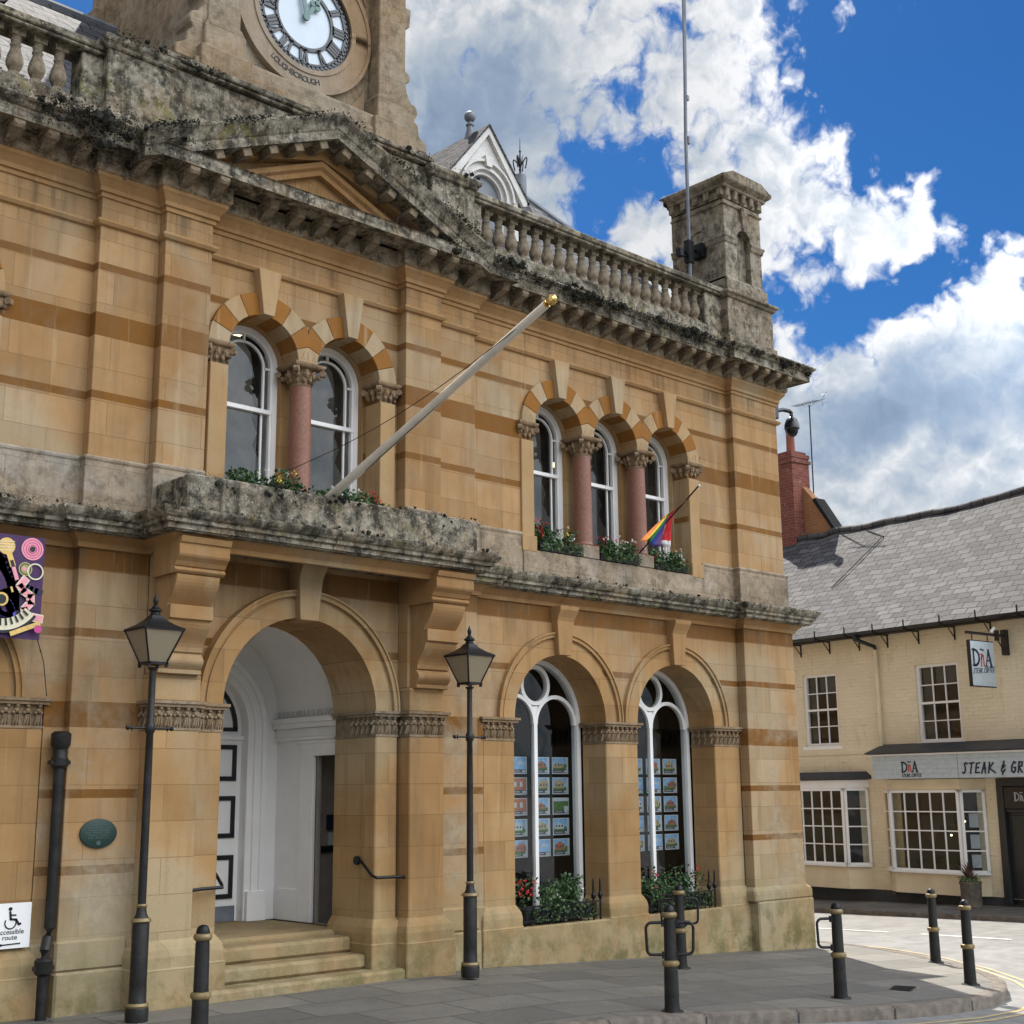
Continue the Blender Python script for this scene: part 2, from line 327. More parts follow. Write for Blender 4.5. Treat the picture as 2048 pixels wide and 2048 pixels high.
def brickwork(name, c1, c2, mortar, rough=.85, bump=.6, paint=False):
    m, t, b = new_mat(name)
    tc = t.node('ShaderNodeTexCoord').outputs['Object']
    sep = t.node('ShaderNodeSeparateXYZ'); t.link(tc, sep.inputs[0])
    cmb = t.node('ShaderNodeCombineXYZ'); t.link(t.math('ADD', sep.outputs[0], sep.outputs[1]), cmb.inputs[0]); t.link(sep.outputs[2], cmb.inputs[1])
    br = t.node('ShaderNodeTexBrick'); br.offset = .5; t.link(cmb.outputs[0], br.inputs['Vector']); br.inputs['Scale'].default_value = 1
    br.inputs['Brick Width'].default_value = .225; br.inputs['Row Height'].default_value = .075; br.inputs['Mortar Size'].default_value = .006; br.inputs['Mortar Smooth'].default_value = .3
    br.inputs['Color1'].default_value = (*c1, 1); br.inputs['Color2'].default_value = (*c2, 1); br.inputs['Mortar'].default_value = (*mortar, 1)
    col = t.mix(t.map(t.noise(tc, 1.3, 6, .65), .35, .7, 0, .35), br.outputs[0], tuple(x * .72 for x in c1))
    if paint:
        col = t.mix(t.map(t.noise(t.scalev(tc, (4, 4, 1.2)), 1, 6, .7), .56, .75, 0, .5), col, (.42, .30, .15))
        col = t.mix(t.math('MULTIPLY', t.map(t.noise(t.scalev(tc, (2.2, 2.2, 9)), 1, 6, .75), .56, .66, 0, .8), br.outputs[1]), col, (.16, .11, .06))
        col = t.mix(t.map(t.noise(tc, 21, 3, .6), .68, .72, 0, .7), col, (.14, .10, .07))
    else:
        col = t.mix(t.map(t.noise(tc, 9, 5, .7), .58, .68, 0, .5), col, (.40, .36, .33))
    t.link(col, b.inputs['Base Color']); b.inputs['Roughness'].default_value = rough; b.inputs['Specular IOR Level'].default_value = .3
    bn = t.node('ShaderNodeBump'); bn.inputs['Strength'].default_value = bump; bn.inputs['Distance'].default_value = .008
    t.link(t.math('SUBTRACT', t.math('MULTIPLY', t.noise(tc, 22, 5, .7), .8), br.outputs[1]), bn.inputs['Height']); t.link(bn.outputs[0], b.inputs['Normal'])
    return m
M['cream_brick'] = brickwork('cream_painted_brick', (.78, .675, .48), (.82, .715, .52), (.755, .65, .46), paint=True)
M['cream_flat'] = simple('cream_render', (.74, .62, .42), .8, var=.10, scale=2.5, bump=.2)
M['red_brick'] = brickwork('red_brick', (.17, .045, .03), (.24, .075, .05), (.20, .15, .13))
M['orange_brick'] = brickwork('orange_brick', (.36, .17, .07), (.30, .13, .06), (.3, .24, .17))

def paving():
    m, t, b = new_mat('stone_paving')
    tc = t.node('ShaderNodeTexCoord').outputs['Object']
    mp = t.node('ShaderNodeMapping'); mp.inputs['Rotation'].default_value = (0, 0, R(4)); t.link(tc, mp.inputs['Vector'])
    br = t.node('ShaderNodeTexBrick'); br.offset = .37; t.link(mp.outputs[0], br.inputs['Vector']); br.inputs['Scale'].default_value = 1
    br.inputs['Brick Width'].default_value = .92; br.inputs['Row Height'].default_value = .62; br.inputs['Mortar Size'].default_value = .011; br.inputs['Mortar Smooth'].default_value = .2
    br.inputs['Color1'].default_value = (.115, .108, .093, 1); br.inputs['Color2'].default_value = (.20, .184, .155, 1); br.inputs['Mortar'].default_value = (.045, .041, .034, 1)
    col = t.mix(t.map(t.noise(tc, 1.1, 6, .65), .3, .7, 0, .55), br.outputs[0], (.085, .082, .073))
    col = t.mix(t.map(t.noise(tc, 13, 5, .7), .6, .75, 0, .35), col, (.20, .185, .16))
    col = t.mix(t.map(t.noise(tc, 4.2, 6, .75), .64, .70, 0, .4), col, (.06, .055, .045))
    t.link(col, b.inputs['Base Color']); t.link(t.map(t.noise(tc, 3, 4), .3, .7, .5, .8), b.inputs['Roughness'])
    bn = t.node('ShaderNodeBump'); bn.inputs['Strength'].default_value = .5; bn.inputs['Distance'].default_value = .01
    t.link(t.math('SUBTRACT', t.noise(tc, 28, 6, .7), br.outputs[1]), bn.inputs['Height']); t.link(bn.outputs[0], b.inputs['Normal'])
    return m
M['paving'] = paving()
M['kerb'] = simple('granite_kerb', (.135, .112, .09), .85, var=.4, scale=9, bump=.6)
M['asphalt'] = simple('worn_asphalt', (.19, .185, .175), .85, var=.22, scale=3.5, bump=.8)
M['line_white'] = simple('white_road_paint', (.62, .60, .56), .7, var=.25, scale=18)
M['line_yellow'] = simple('yellow_road_paint', (.42, .33, .17), .7, var=.25, scale=18)
M['ground'] = simple('distant_ground', (.16, .15, .13), .9, var=.2, scale=.3)
for nm, c in dict(purple=(.05, .012, .08), magenta=(.55, .06, .25), pink=(.80, .33, .38), navy=(.012, .012, .05), blue=(.08, .07, .42), yellow=(.72, .48, .15), ivory=(.72, .66, .48), orange_f=(.75, .22, .02), green_f=(.03, .22, .05), olive=(.35, .34, .12),
                  yel_f=(.80, .62, .03), blue_f=(.01, .03, .28), violet_f=(.06, .01, .12), red_f=(.65, .02, .03), white_f=(.8, .8, .8), black_f=(.015, .012, .012), plaque=(.012, .04, .032), plaque_t=(.05, .085, .075), sign_pale=(.46, .52, .55), text_navy=(.015, .025, .05), text_red=(.50, .10, .09), teal_metal=(.14, .23, .22)).items():
    M[nm] = simple(nm, c, .6, var=.12, scale=14)
M['dial'] = simple('opal_dial_glass', (.52, .60, .68), .3, var=.03)

# ------------------------------------------------------------------ mesh builder
class MB:
    def __init__(s): s.v = []; s.f = []; s.m = []; s.uv = {}
    def face(s, pts, m=0):
        i = len(s.v); s.v += [tuple(p) for p in pts]; s.f.append(tuple(range(i, i + len(pts)))); s.m.append(m)
    def quad(s, a, b, c, d, m=0): s.face((a, b, c, d), m)
    def box(s, x0, x1, y0, y1, z0, z1, m=0):
        if x0 > x1: x0, x1 = x1, x0
        if y0 > y1: y0, y1 = y1, y0
        i = len(s.v)
        s.v += [(x0, y0, z0), (x1, y0, z0), (x1, y1, z0), (x0, y1, z0), (x0, y0, z1), (x1, y0, z1), (x1, y1, z1), (x0, y1, z1)]
        for f in ((0, 3, 2, 1), (4, 5, 6, 7), (0, 1, 5, 4), (1, 2, 6, 5), (2, 3, 7, 6), (3, 0, 4, 7)):
            s.f.append(tuple(i + k for k in f)); s.m.append(m)
    def loft(s, rings, m=0, close=True, caps=True):
        i = len(s.v); n = len(rings[0])
        for r in rings: s.v += [tuple(p) for p in r]
        for k in range(len(rings) - 1):
            for j in range(n if close else n - 1):
                a = i + k * n + j; b2 = i + k * n + (j + 1) % n
                s.f.append((a, b2, b2 + n, a + n)); s.m.append(m)
        if caps and close:
            s.f.append(tuple(i + j for j in range(n))[::-1]); s.m.append(m)
            k = i + (len(rings) - 1) * n; s.f.append(tuple(k + j for j in range(n))); s.m.append(m)
    def lathe(s, c, prof, seg=16, m=0, sx=1, sy=1):
        s.loft([[(c[0] + r * sx * math.cos(2 * PI * j / seg), c[1] + r * sy * math.sin(2 * PI * j / seg), c[2] + z) for j in range(seg)] for r, z in prof], m)
    def sqlathe(s, c, prof, m=0):      # square section
        s.loft([[(c[0] - r, c[1] - r, c[2] + z), (c[0] + r, c[1] - r, c[2] + z), (c[0] + r, c[1] + r, c[2] + z), (c[0] - r, c[1] + r, c[2] + z)] for r, z in prof], m)
    def tube(s, pts, r, seg=8, m=0, caps=True):
        pts = [Vector(p) for p in pts]; rings = []
        rr = r if isinstance(r, (list, tuple)) else [r] * len(pts)
        up = Vector((0, 0, 1))
        for k, p in enumerate(pts):
            d = (pts[min(k + 1, len(pts) - 1)] - pts[max(k - 1, 0)]).normalized()
            a = d.cross(up if abs(d.dot(up)) < .95 else Vector((0, 1, 0))).normalized(); b2 = d.cross(a).normalized()
            rings.append([p + (a * math.cos(2 * PI * j / seg) + b2 * math.sin(2 * PI * j / seg)) * rr[k] for j in range(seg)])
        s.loft(rings, m, True, caps)
    def sphere(s, c, r, seg=10, m=0, sz=1.0):
        n = max(4, seg // 2)
        s.lathe(c, [(max(1e-4, r * math.sin(PI * k / n)), -r * sz * math.cos(PI * k / n)) for k in range(n + 1)], seg, m)
    def prism(s, pts, axis, a0, a1, m=0):       # extrude 2-D outline along axis ('x': (y,z), 'y': (x,z), 'z': (x,y))
        def P(p, a): return (a, p[0], p[1]) if axis == 'x' else (p[0], a, p[1]) if axis == 'y' else (p[0], p[1], a)
        s.loft([[P(p, a0) for p in pts], [P(p, a1) for p in pts]], m)
    def sweep(s, path, prof, m=0, close_prof=False, ends=True):   # moulding along plan path, offset to the right-hand side
        n = len(path); rings = []
        for k in range(n):
            p = Vector(path[k]); nn = []
            if k > 0: d = (Vector(path[k]) - Vector(path[k - 1])).normalized(); nn.append(Vector((d.y, -d.x)))
            if k < n - 1: d = (Vector(path[k + 1]) - Vector(path[k])).normalized(); nn.append(Vector((d.y, -d.x)))
            if len(nn) == 2:
                mt = nn[0] + nn[1]; mt = mt / (1 + nn[0].dot(nn[1]))
            else: mt = nn[0]
            rings.append([(p.x + mt.x * o, p.y + mt.y * o, z) for o, z in prof])
        s.loft(rings, m, close=False, caps=False)
        if ends:
            s.face(rings[0][::-1], m); s.face(rings[-1], m)
    def ring(s, xc, zc, r0, r1, a0, a1, y0, y1, n=16, m=0, clip=None):      # annular sector standing in the facade, angles in degrees from +x
        sec = []
        for k in range(n + 1):
            a = R(a0 + (a1 - a0) * k / n); c, d = math.cos(a), math.sin(a); q = r1
            if clip:
                if c > 1e-6 and clip[1] is not None: q = min(q, (clip[1] - xc) / c)
                if c < -1e-6 and clip[0] is not None: q = min(q, (clip[0] - xc) / c)
            sec.append([(xc + r0 * c, y0, zc + r0 * d), (xc + q * c, y0, zc + q * d), (xc + q * c, y1, zc + q * d), (xc + r0 * c, y1, zc + r0 * d)])
        s.loft(sec, m)
    def soffit(s, xc, zs, r, zb, y0, y1, n=20, m=0):       # reveal of an arched opening
        pts = [(xc - r, zb)] if zb is not None and zb < zs else []
        pts += [(xc - r * math.cos(PI * k / n), zs + r * math.sin(PI * k / n)) for k in range(n + 1)]
        if zb is not None and zb < zs: pts += [(xc + r, zb)]
        for (a, b2) in zip(pts, pts[1:]): s.quad((a[0], y0, a[1]), (b2[0], y0, b2[1]), (b2[0], y1, b2[1]), (a[0], y1, a[1]), m)
    def arch_wall(s, x0, x1, z0, z1, y, ops, m=0, n=20):   # ops: (xc, r, spring, bottom)
        x = x0
        for xc, r, zs, zb in ops:
            if xc - r > x + 1e-5: s.quad((x, y, z0), (xc - r, y, z0), (xc - r, y, z1), (x, y, z1), m)
            if zb > z0 + 1e-5: s.quad((xc - r, y, z0), (xc + r, y, z0), (xc + r, y, zb), (xc - r, y, zb), m)
            pp = [(xc - r * math.cos(PI * k / n), zs + r * math.sin(PI * k / n)) for k in range(n + 1)]
            for a, b2 in zip(pp, pp[1:]): s.quad((a[0], y, a[1]), (b2[0], y, b2[1]), (b2[0], y, z1), (a[0], y, z1), m)
            x = xc + r
        if x1 > x + 1e-5: s.quad((x, y, z0), (x1, y, z0), (x1, y, z1), (x, y, z1), m)
    def stroke(s, pts, w, y0, y1, f=None, m=0):        # flat ribbon (x,z) strokes with thickness
        for a, b2 in zip(pts, pts[1:]):
            ax, az = a; bx, bz = b2; L = math.hypot(bx - ax, bz - az) or 1; nx, nz = -(bz - az) / L * w / 2, (bx - ax) / L * w / 2
            ex, ez = (bx - ax) / L * w * .3, (bz - az) / L * w * .3
            q = [(ax + nx - ex, az + nz - ez), (ax - nx - ex, az - nz - ez), (bx - nx + ex, bz - nz + ez), (bx + nx + ex, bz + nz + ez)]
            s.prism(q, 'y', y0, y1, m)
    def build(s, name, mats, parent=None, smooth=None, bevel=0, loc=None, uvf=None):
        me = bpy.data.meshes.new(name); me.from_pydata(s.v, [], s.f)
        for p, mi in zip(me.polygons, s.m): p.material_index = mi
        me.update(); bm = bmesh.new(); bm.from_mesh(me)
        bmesh.ops.remove_doubles(bm, verts=bm.verts, dist=1e-5)
        bmesh.ops.recalc_face_normals(bm, faces=bm.faces)
        if uvf:
            ul = bm.loops.layers.uv.new("uv")
            for f in bm.faces:
                for lp in f.loops: lp[ul].uv = uvf(lp.vert.co, f.normal)
        bm.to_mesh(me); bm.free()
        for mt in (mats if isinstance(mats, (list, tuple)) else [mats]): me.materials.append(mt)
        o = bpy.data.objects.new(name, me); COL.objects.link(o)
        if smooth is not None:
            for p in me.polygons: p.use_smooth = True
            me.set_sharp_from_angle(angle=R(smooth))
        if bevel:
            b2 = o.modifiers.new("bevel", 'BEVEL'); b2.width = bevel; b2.segments = 1; b2.limit_method = 'ANGLE'; b2.angle_limit = R(40)
        if parent:
            o.parent = parent
            if loc is None and parent.get('world_verts'): o.location = -Vector(parent.get('base'))
        if loc is not None: o.location = loc
        return o

def tag(o, label, cat, group=None, kind=None):
    if label: o['label'] = label
    if cat: o['category'] = cat
    if group: o['group'] = group
    if kind: o['kind'] = kind
    return o
def thing(name, label, cat, loc=(0, 0, 0), rz=0, group=None, world=False):
    o = bpy.data.objects.new(name, None); COL.objects.link(o); o.location = loc; o.rotation_euler = (0, 0, rz); o.empty_display_size = .2
    if world: o['world_verts'] = 1; o['base'] = list(loc)
    return tag(o, label, cat, group)
def copy_part(src, parent, loc, name=None, rot=None, scale=None):
    c = src.copy(); COL.objects.link(c); c.parent = parent
    c.location = loc
    if rot is not None: c.rotation_euler = rot
    if scale is not None: c.scale = scale
    for ch in list(src.children):
        d = ch.copy(); COL.objects.link(d); d.parent = c
        for g in list(ch.children):
            e = g.copy(); COL.objects.link(e); e.parent = d
    return c
def copy_thing(src, loc, label, rz=None):
    c = src.copy(); COL.objects.link(c); c.location = loc; c['label'] = label
    if rz is not None: c.rotation_euler = (0, 0, rz)
    for ch in list(src.children):
        d = ch.copy(); COL.objects.link(d); d.parent = c
        for g in list(ch.children):
            e = g.copy(); COL.objects.link(e); e.parent = d
    return c
def text_obj(name, body, size, mat, parent, mtx, ext=.002, shear=0, align='CENTER'):
    cu_ = bpy.data.curves.new(name, 'FONT'); cu_.body = body; cu_.size = size; cu_.extrude = ext; cu_.shear = shear; cu_.align_x = align
    tmp = bpy.data.objects.new(name, cu_); COL.objects.link(tmp); bpy.context.view_layer.update()
    me = bpy.data.meshes.new_from_object(tmp.evaluated_get(bpy.context.evaluated_depsgraph_get())); bpy.data.objects.remove(tmp); bpy.data.curves.remove(cu_)
    me.materials.clear(); me.materials.append(mat)
    me.transform(mtx)
    o = bpy.data.objects.new(name, me); COL.objects.link(o); o.parent = parent
    if parent and parent.get('world_verts'): o.location = -Vector(parent.get('base'))
    return o
def leaf(mb, p, size, m, rnd):
    d = Vector((rnd.uniform(-1, 1), rnd.uniform(-1.2, .6), rnd.uniform(-.3, 1))).normalized()
    s2 = d.cross(Vector((rnd.uniform(-1, 1), rnd.uniform(-1, 1), rnd.uniform(-1, 1)))).normalized()
    p = Vector(p); w = size * .42; n = d.cross(s2) * size * .15
    a, b2, c, e = p, p + d * size * .5 + s2 * w + n, p + d * size, p + d * size * .5 - s2 * w + n
    mb.face((a, b2, c), m); mb.face((a, c, e), m)

# ------------------------------------------------------------------ ground, road, pavements
def gz(x, y):
    rx = min(1, max(0, (x - 5) / 4.5)); xx = min(x, 17.0)
    return -.045 * max(0, xx - 9) - .03 * max(0, -.85 - max(y, -5)) * rx
def rz_(x, y):
    t = min(1, max(0, (x - 15) / 7)); return (gz(x, y) - .115) * (1 - t) + (-.52 + .028 * max(-4, min(8, 5.44 - y))) * t
KERB = [(-30, -2.9), (-5, -2.9), (4, -3.0), (8, -3.3), (10.5, -3.72), (11.2, -3.95), (12.0, -4.15), (12.9, -4.25), (13.8, -4.2), (14.6, -3.98), (15.3, -3.6), (15.9, -3.1), (16.5, -2.35), (17.0, -1.4), (17.35, -.3), (17.5, 1), (17.6, 4), (17.7, 12), (17.8, 60)]
def offs(path, d):
    out = []
    for k, p in enumerate(path):
        a = Vector(path[max(0, k - 1)]); b2 = Vector(path[min(len(path) - 1, k + 1)]); t = (b2 - a).normalized(); out.append((p[0] + t.y * d, p[1] - t.x * d))
    return out
def refine(path, step=.35, lim=(5, 18)):
    out = [path[0]]
    for a, b2 in zip(path, path[1:]):
        L = math.hypot(b2[0] - a[0], b2[1] - a[1]); n = max(1, int(L / step)) if L < 12 else 1
        for k in range(1, n + 1): out.append((a[0] + (b2[0] - a[0]) * k / n, a[1] + (b2[1] - a[1]) * k / n))
    return out
KERB = refine(KERB)
mb = MB(); mb.quad((-900, -900, -1.0), (900, -900, -1.0), (900, 900, -1.0), (-900, 900, -1.0))
tag(mb.build('ground', M['ground']), 'flat open ground reaching away beyond the street to the horizon', 'ground', kind='structure')
mb = MB()
xs = [-60, -20, 0, 4, 6, 8, 9, 10, 11, 12, 13, 14, 15, 16, 17, 18, 19, 20, 21, 22, 24, 30, 60]; ys = [-60, -30, -15, -9, -7, -6, -5, -4, -3, -2, -1, 0, 2, 6, 12, 30, 80]
for x0, x1 in zip(xs, xs[1:]):
    for y0, y1 in zip(ys, ys[1:]):
        mb.quad((x0, y0, rz_(x0, y0)), (x1, y0, rz_(x1, y0)), (x1, y1, rz_(x1, y1)), (x0, y1, rz_(x0, y1)))
mq = MB()  # dark sheet out of view, added to cut ground bounce into the soffits
for x0, x1 in zip(xs, xs[1:]):
    for y0, y1 in zip(ys, ys[1:]):
        if y1 <= -6 and x1 <= 17: mq.quad((x0, y0, rz_(x0, y0) + .004), (x1, y0, rz_(x1, y0) + .004), (x1, y1, rz_(x1, y1) + .004), (x0, y1, rz_(x0, y1) + .004))
tag(mq.build('bounce_cut_sheet', simple('bounce_cut_dark', (.05, .048, .045), .9, var=.2, scale=3), smooth=60), 'unseen dark sheet over the square, added to cut light bounced off the ground', 'light control', kind='structure')
tag(mb.build('road', M['asphalt'], smooth=60), 'pale worn asphalt road running past the end of the town hall', 'road', kind='structure')
inner = offs(KERB, -.16)
mb = MB()
for (a, b2) in zip(inner, inner[1:]):      # pavement strips from the kerb back under the building, subdivided towards the wall
    if a[1] < 3.9:
        fa = lambda t, a=a: (a[0] + (min(a[0], 16.0) - a[0]) * t, a[1] + (6.0 - a[1]) * t)
        fb = lambda t, b2=b2: (b2[0] + (min(b2[0], 16.0) - b2[0]) * t, b2[1] + (6.0 - b2[1]) * t)
        for k in range(8):
            q = [fa(k / 8), fb(k / 8), fb((k + 1) / 8), fa((k + 1) / 8)]
            mb.face([(p[0], p[1], gz(*p)) for p in q])
    else:
        mb.face([(a[0], a[1], gz(*a)), (b2[0], b2[1], gz(*b2)), (15.5, b2[1], gz(15.5, 0)), (15.5, a[1], gz(15.5, 0))])
tag(mb.build('pavement', M['paving'], smooth=60), 'grey stone paved footway wrapping round the corner of the town hall', 'pavement', kind='structure')
mb = MB(); outer = KERB; segs = []
rings = [[(i[0], i[1], gz(*i) + .003), (o_[0] - (o_[0] - i[0]) * .15, o_[1] - (o_[1] - i[1]) * .15, gz(*i) + .002), (o_[0], o_[1], gz(*i) - .02), (o_[0], o_[1], gz(*i) - .3)] for i, o_ in zip(inner, outer)]
for k in range(len(rings) - 1):
    for j in range(3): mb.quad(rings[k][j], rings[k + 1][j], rings[k + 1][j + 1], rings[k][j + 1])
    if k % 3 == 0 and 0 < k:
        i, o_ = inner[k], outer[k]; d = (Vector(inner[k + 1]) - Vector(i)).normalized() * .009
        mb.face([(i[0] - d.x, i[1] - d.y, gz(*i) + .0045), (i[0] + d.x, i[1] + d.y, gz(*i) + .0045), (o_[0] + d.x, o_[1] + d.y, gz(*i) + .001), (o_[0] - d.x, o_[1] - d.y, gz(*i) + .001)], 1)
        mb.face([(o_[0] - d.x, o_[1] - d.y - .004, gz(*i) - .015), (o_[0] + d.x, o_[1] + d.y - .004, gz(*i) - .015), (o_[0] + d.x, o_[1] + d.y - .004, gz(*i) - .3), (o_[0] - d.x, o_[1] - d.y - .004, gz(*i) - .3)], 1)
tag(mb.build('kerb', [M['kerb'], M['dark_lead']], smooth=50), 'rounded granite kerb curving round the paved street corner', 'kerb', kind='structure')
# road markings
mb = MB()
for off_ in (.28, .42):
    p0 = offs(KERB, off_ - .025); p1 = offs(KERB, off_ + .025)
    for k in range(len(p0) - 1):
        if p0[k][0] > 11:
            mb.quad(*[(p[0], p[1], rz_(*p) + .005) for p in (p0[k], p0[k + 1], p1[k + 1], p1[k])])
for x0, x1, y0, y1 in [(19.55, 19.63, -12, 30)]:
    for k in range(20):
        a = y0 + (y1 - y0) * k / 20; mb.quad(*[(x, y, rz_(x, y) + .006) for x, y in ((x0, a), (x1, a), (x1, a + 1.5), (x0, a + 1.5))], 1)
mk = mb.build('road_markings', [M['line_yellow'], M['line_white']]); tag(mk, 'faded painted kerb lines and dashed centre line on the road', 'road markings', kind='structure')

# ------------------------------------------------------------------ TOWN HALL
TH = thing('town_hall', 'honey stone town hall with balustraded roofline, pediment and clock tower', 'building', (7.7, 0, 0), world=True)
CX = 7.70
def mir(x): return 2 * CX - x
P2a, P2b, P1b = 1.265, 1.79, 2.42        # half-positions of the pilasters beside the centre
XL, XR = -.72, 16.13                     # side walls
def upper_path(y_c):     # plan of the upper storey wall face, left to right
    return [(XL - .12, 5), (XL - .12, -.12), (.24, -.12), (.24, 0), (CX - P1b, 0), (CX - P1b, -.12), (CX - P2b, -.12), (CX - P2b, -.24), (CX - P2a, -.24)] + \
           ([(CX - P2a, y_c), (CX + P2a, y_c)] if y_c is not None else []) + \
           [(CX + P2a, -.24), (CX + P2b, -.24), (CX + P2b, -.12), (CX + P1b, -.12), (CX + P1b, 0), (15.16, 0), (15.16, -.12), (XR + .12, -.12), (XR + .12, 5)]
YC = -.08
# -- openings
TRI = [11.63, 12.70, 13.77]; PAIR = [CX - .545, CX + .545]
GR = [11.62, 13.80]; G_SP = 2.715
# -- walls
w = MB()
def upper_bay(w, keys, xa, xb, y, jl, jr):
    w.arch_wall(xa, xb, 6.385, 7.9, y, [(k, .43, 6.385, 6.385) for k in keys])
    w.quad((xa, y, 4.42), (jl, y, 4.42), (jl, y, 6.385), (xa, y, 6.385)); w.quad((jr, y, 4.42), (xb, y, 4.42), (xb, y, 6.385), (jr, y, 6.385))
    w.quad((jl, y, 4.42), (jr, y, 4.42), (jr, y, 4.77), (jl, y, 4.77))
    w.quad((jl, y, 4.77), (jr, y, 4.77), (jr, y + .5, 4.785), (jl, y + .5, 4.785))
    for x in (jl, jr): w.quad((x, y, 4.77), (x, y + .26, 4.77), (x, y + .26, 6.385), (x, y, 6.385))
upper_bay(w, TRI, CX + P1b, 15.16, 0, 11.19, 14.21)
upper_bay(w, [mir(k) for k in TRI][::-1], .24, CX - P1b, 0, mir(14.21), mir(11.19))
upper_bay(w, PAIR, CX - P2a, CX + P2a, YC, 6.715, 8.685)
# ground floor spandrel walls (banded) above the springing
def ground_arches(w, keys, xa, xb):
    w.arch_wall(xa, xb, G_SP, 4.45, 0, [(k, .79, G_SP, G_SP) for k in keys])
ground_arches(w, GR, CX + P1b, 15.16); ground_arches(w, [mir(k) for k in GR][::-1], .24, CX - P1b)
w.arch_wall(CX - 1.3, CX + 1.3, 2.70, 4.45, -.12, [(CX, .93, 2.70, 2.70)])
for a, b2 in ((CX + P1b, 10.33), (15.16, 15.27), (mir(10.33), CX - P1b), (.13, .24)): w.quad((a, 0, -.6), (b2, 0, -.6), (b2, 0, G_SP), (a, 0, G_SP))
# side and back walls
for x in (XL, XR): w.quad((x, 0, -.7), (x, 16, -.7), (x, 16, 8.6), (x, 0, 8.6))
w.quad((XL, 16, -.7), (XR, 16, -.7), (XR, 16, 8.6), (XL, 16, 8.6)); w.quad((XL, 7.3, 8.6), (XR, 7.3, 8.6), (XR, 16, 8.6), (XL, 16, 8.6))
w.build('wall', M['banded'], TH)
# inner window walls behind the arcades, soffits
for keys, y, jl, jr in ((TRI, 0, 11.19, 14.21), ([mir(k) for k in TRI][::-1], 0, mir(14.21), mir(11.19)), (PAIR, YC, 6.715, 8.685)):
    w = MB(); w.arch_wall(jl, jr, 4.6, 7.2, y + .26, [(k, .415, 6.385, 4.82) for k in keys])
    for k in keys: w.soffit(k, 6.385, .415, 4.82, y + .26, y + .40)
    w.build('inner_wall', M['plain'], TH)
for keys, y in ((TRI, 0), ([mir(k) for k in TRI][::-1], 0), (PAIR, YC)):
    for k in keys:
        w = MB()
        for j in range(9):
            a0 = 180 * j / 9; a1 = 180 * (j + 1) / 9; n = 3
            for q in range(n):
                t0 = R(a0 + (a1 - a0) * q / n); t1 = R(a0 + (a1 - a0) * (q + 1) / n)
                w.quad((k + .43 * math.cos(t0), y - .03, 6.385 + .43 * math.sin(t0)), (k + .43 * math.cos(t1), y - .03, 6.385 + .43 * math.sin(t1)),
                       (k + .43 * math.cos(t1), y + .26, 6.385 + .43 * math.sin(t1)), (k + .43 * math.cos(t0), y + .26, 6.385 + .43 * math.sin(t0)), j % 2)
        w.build('arch_soffit', [M['plain'], M['orange']], TH)
# -- pilasters
def pil(name, x0, x1, y, z0, z1, mat, depth=.16, base=None):
    m_ = MB(); m_.box(x0, x1, y, y + depth, z0, z1)
    return m_.build(name, mat, TH, bevel=.006)
for sgn in (1, -1):
    f = (lambda a: CX + a) if sgn > 0 else (lambda a: CX - a)
    pil('pilaster', f(P2b), f(P1b), -.12, 4.4, 7.85, M['banded'], .3); pil('pilaster', f(P2a), f(P2b), -.24, 4.4, 7.85, M['banded'], .4)
    pil('pilaster', f(P2b - .06), f(P1b + .02), -.12, -.6, 4.3, M['banded'], .3)
    cx0, cx1 = (15.16, XR + .12) if sgn > 0 else (mir(XR + .12), mir(15.16))
    pil('pilaster', cx0, cx1, -.12, 4.4, 7.85, M['banded'], .9)
    cx0, cx1 = (15.17, XR + .22) if sgn > 0 else (mir(XR + .22), mir(15.17))
    pil('pilaster', cx0, cx1, -.14, -.7, 4.3, M['banded'], .9)
# -- arcade voussoirs and keystones
def arcade(name, keys, sp, y):
    m_ = MB(); mid = [None] + [(a + b2) / 2 for a, b2 in zip(keys, keys[1:])] + [None]
    ha = 8.6; st = (90 - ha) / 4
    for i, k in enumerate(keys):
        cl = (mid[i], mid[i + 1])
        for side in (0, 1):
            for j in range(4):
                a0 = st * j; a1 = st * (j + 1)
                if side: a0, a1 = 180 - a1, 180 - a0
                m_.ring(k, 6.385, .425, .665, a0 + .25, a1 - .25, y, y + .1, 5, (1 if (j % 2) else 0), cl)
        m_.prism([(k - .066, 6.80), (k + .066, 6.80), (k + .14, 7.30), (k - .14, 7.30)], 'y', y - .07, y + .1, 0)
    return m_.build(name, [M['cream'], M['orange']], TH, bevel=.004)
arcade('arcade_arch', TRI, 6.385, -.045); arcade('arcade_arch', PAIR, 6.385, YC - .06); arcade('arcade_arch', [mir(k) for k in TRI][::-1], 6.385, -.045)

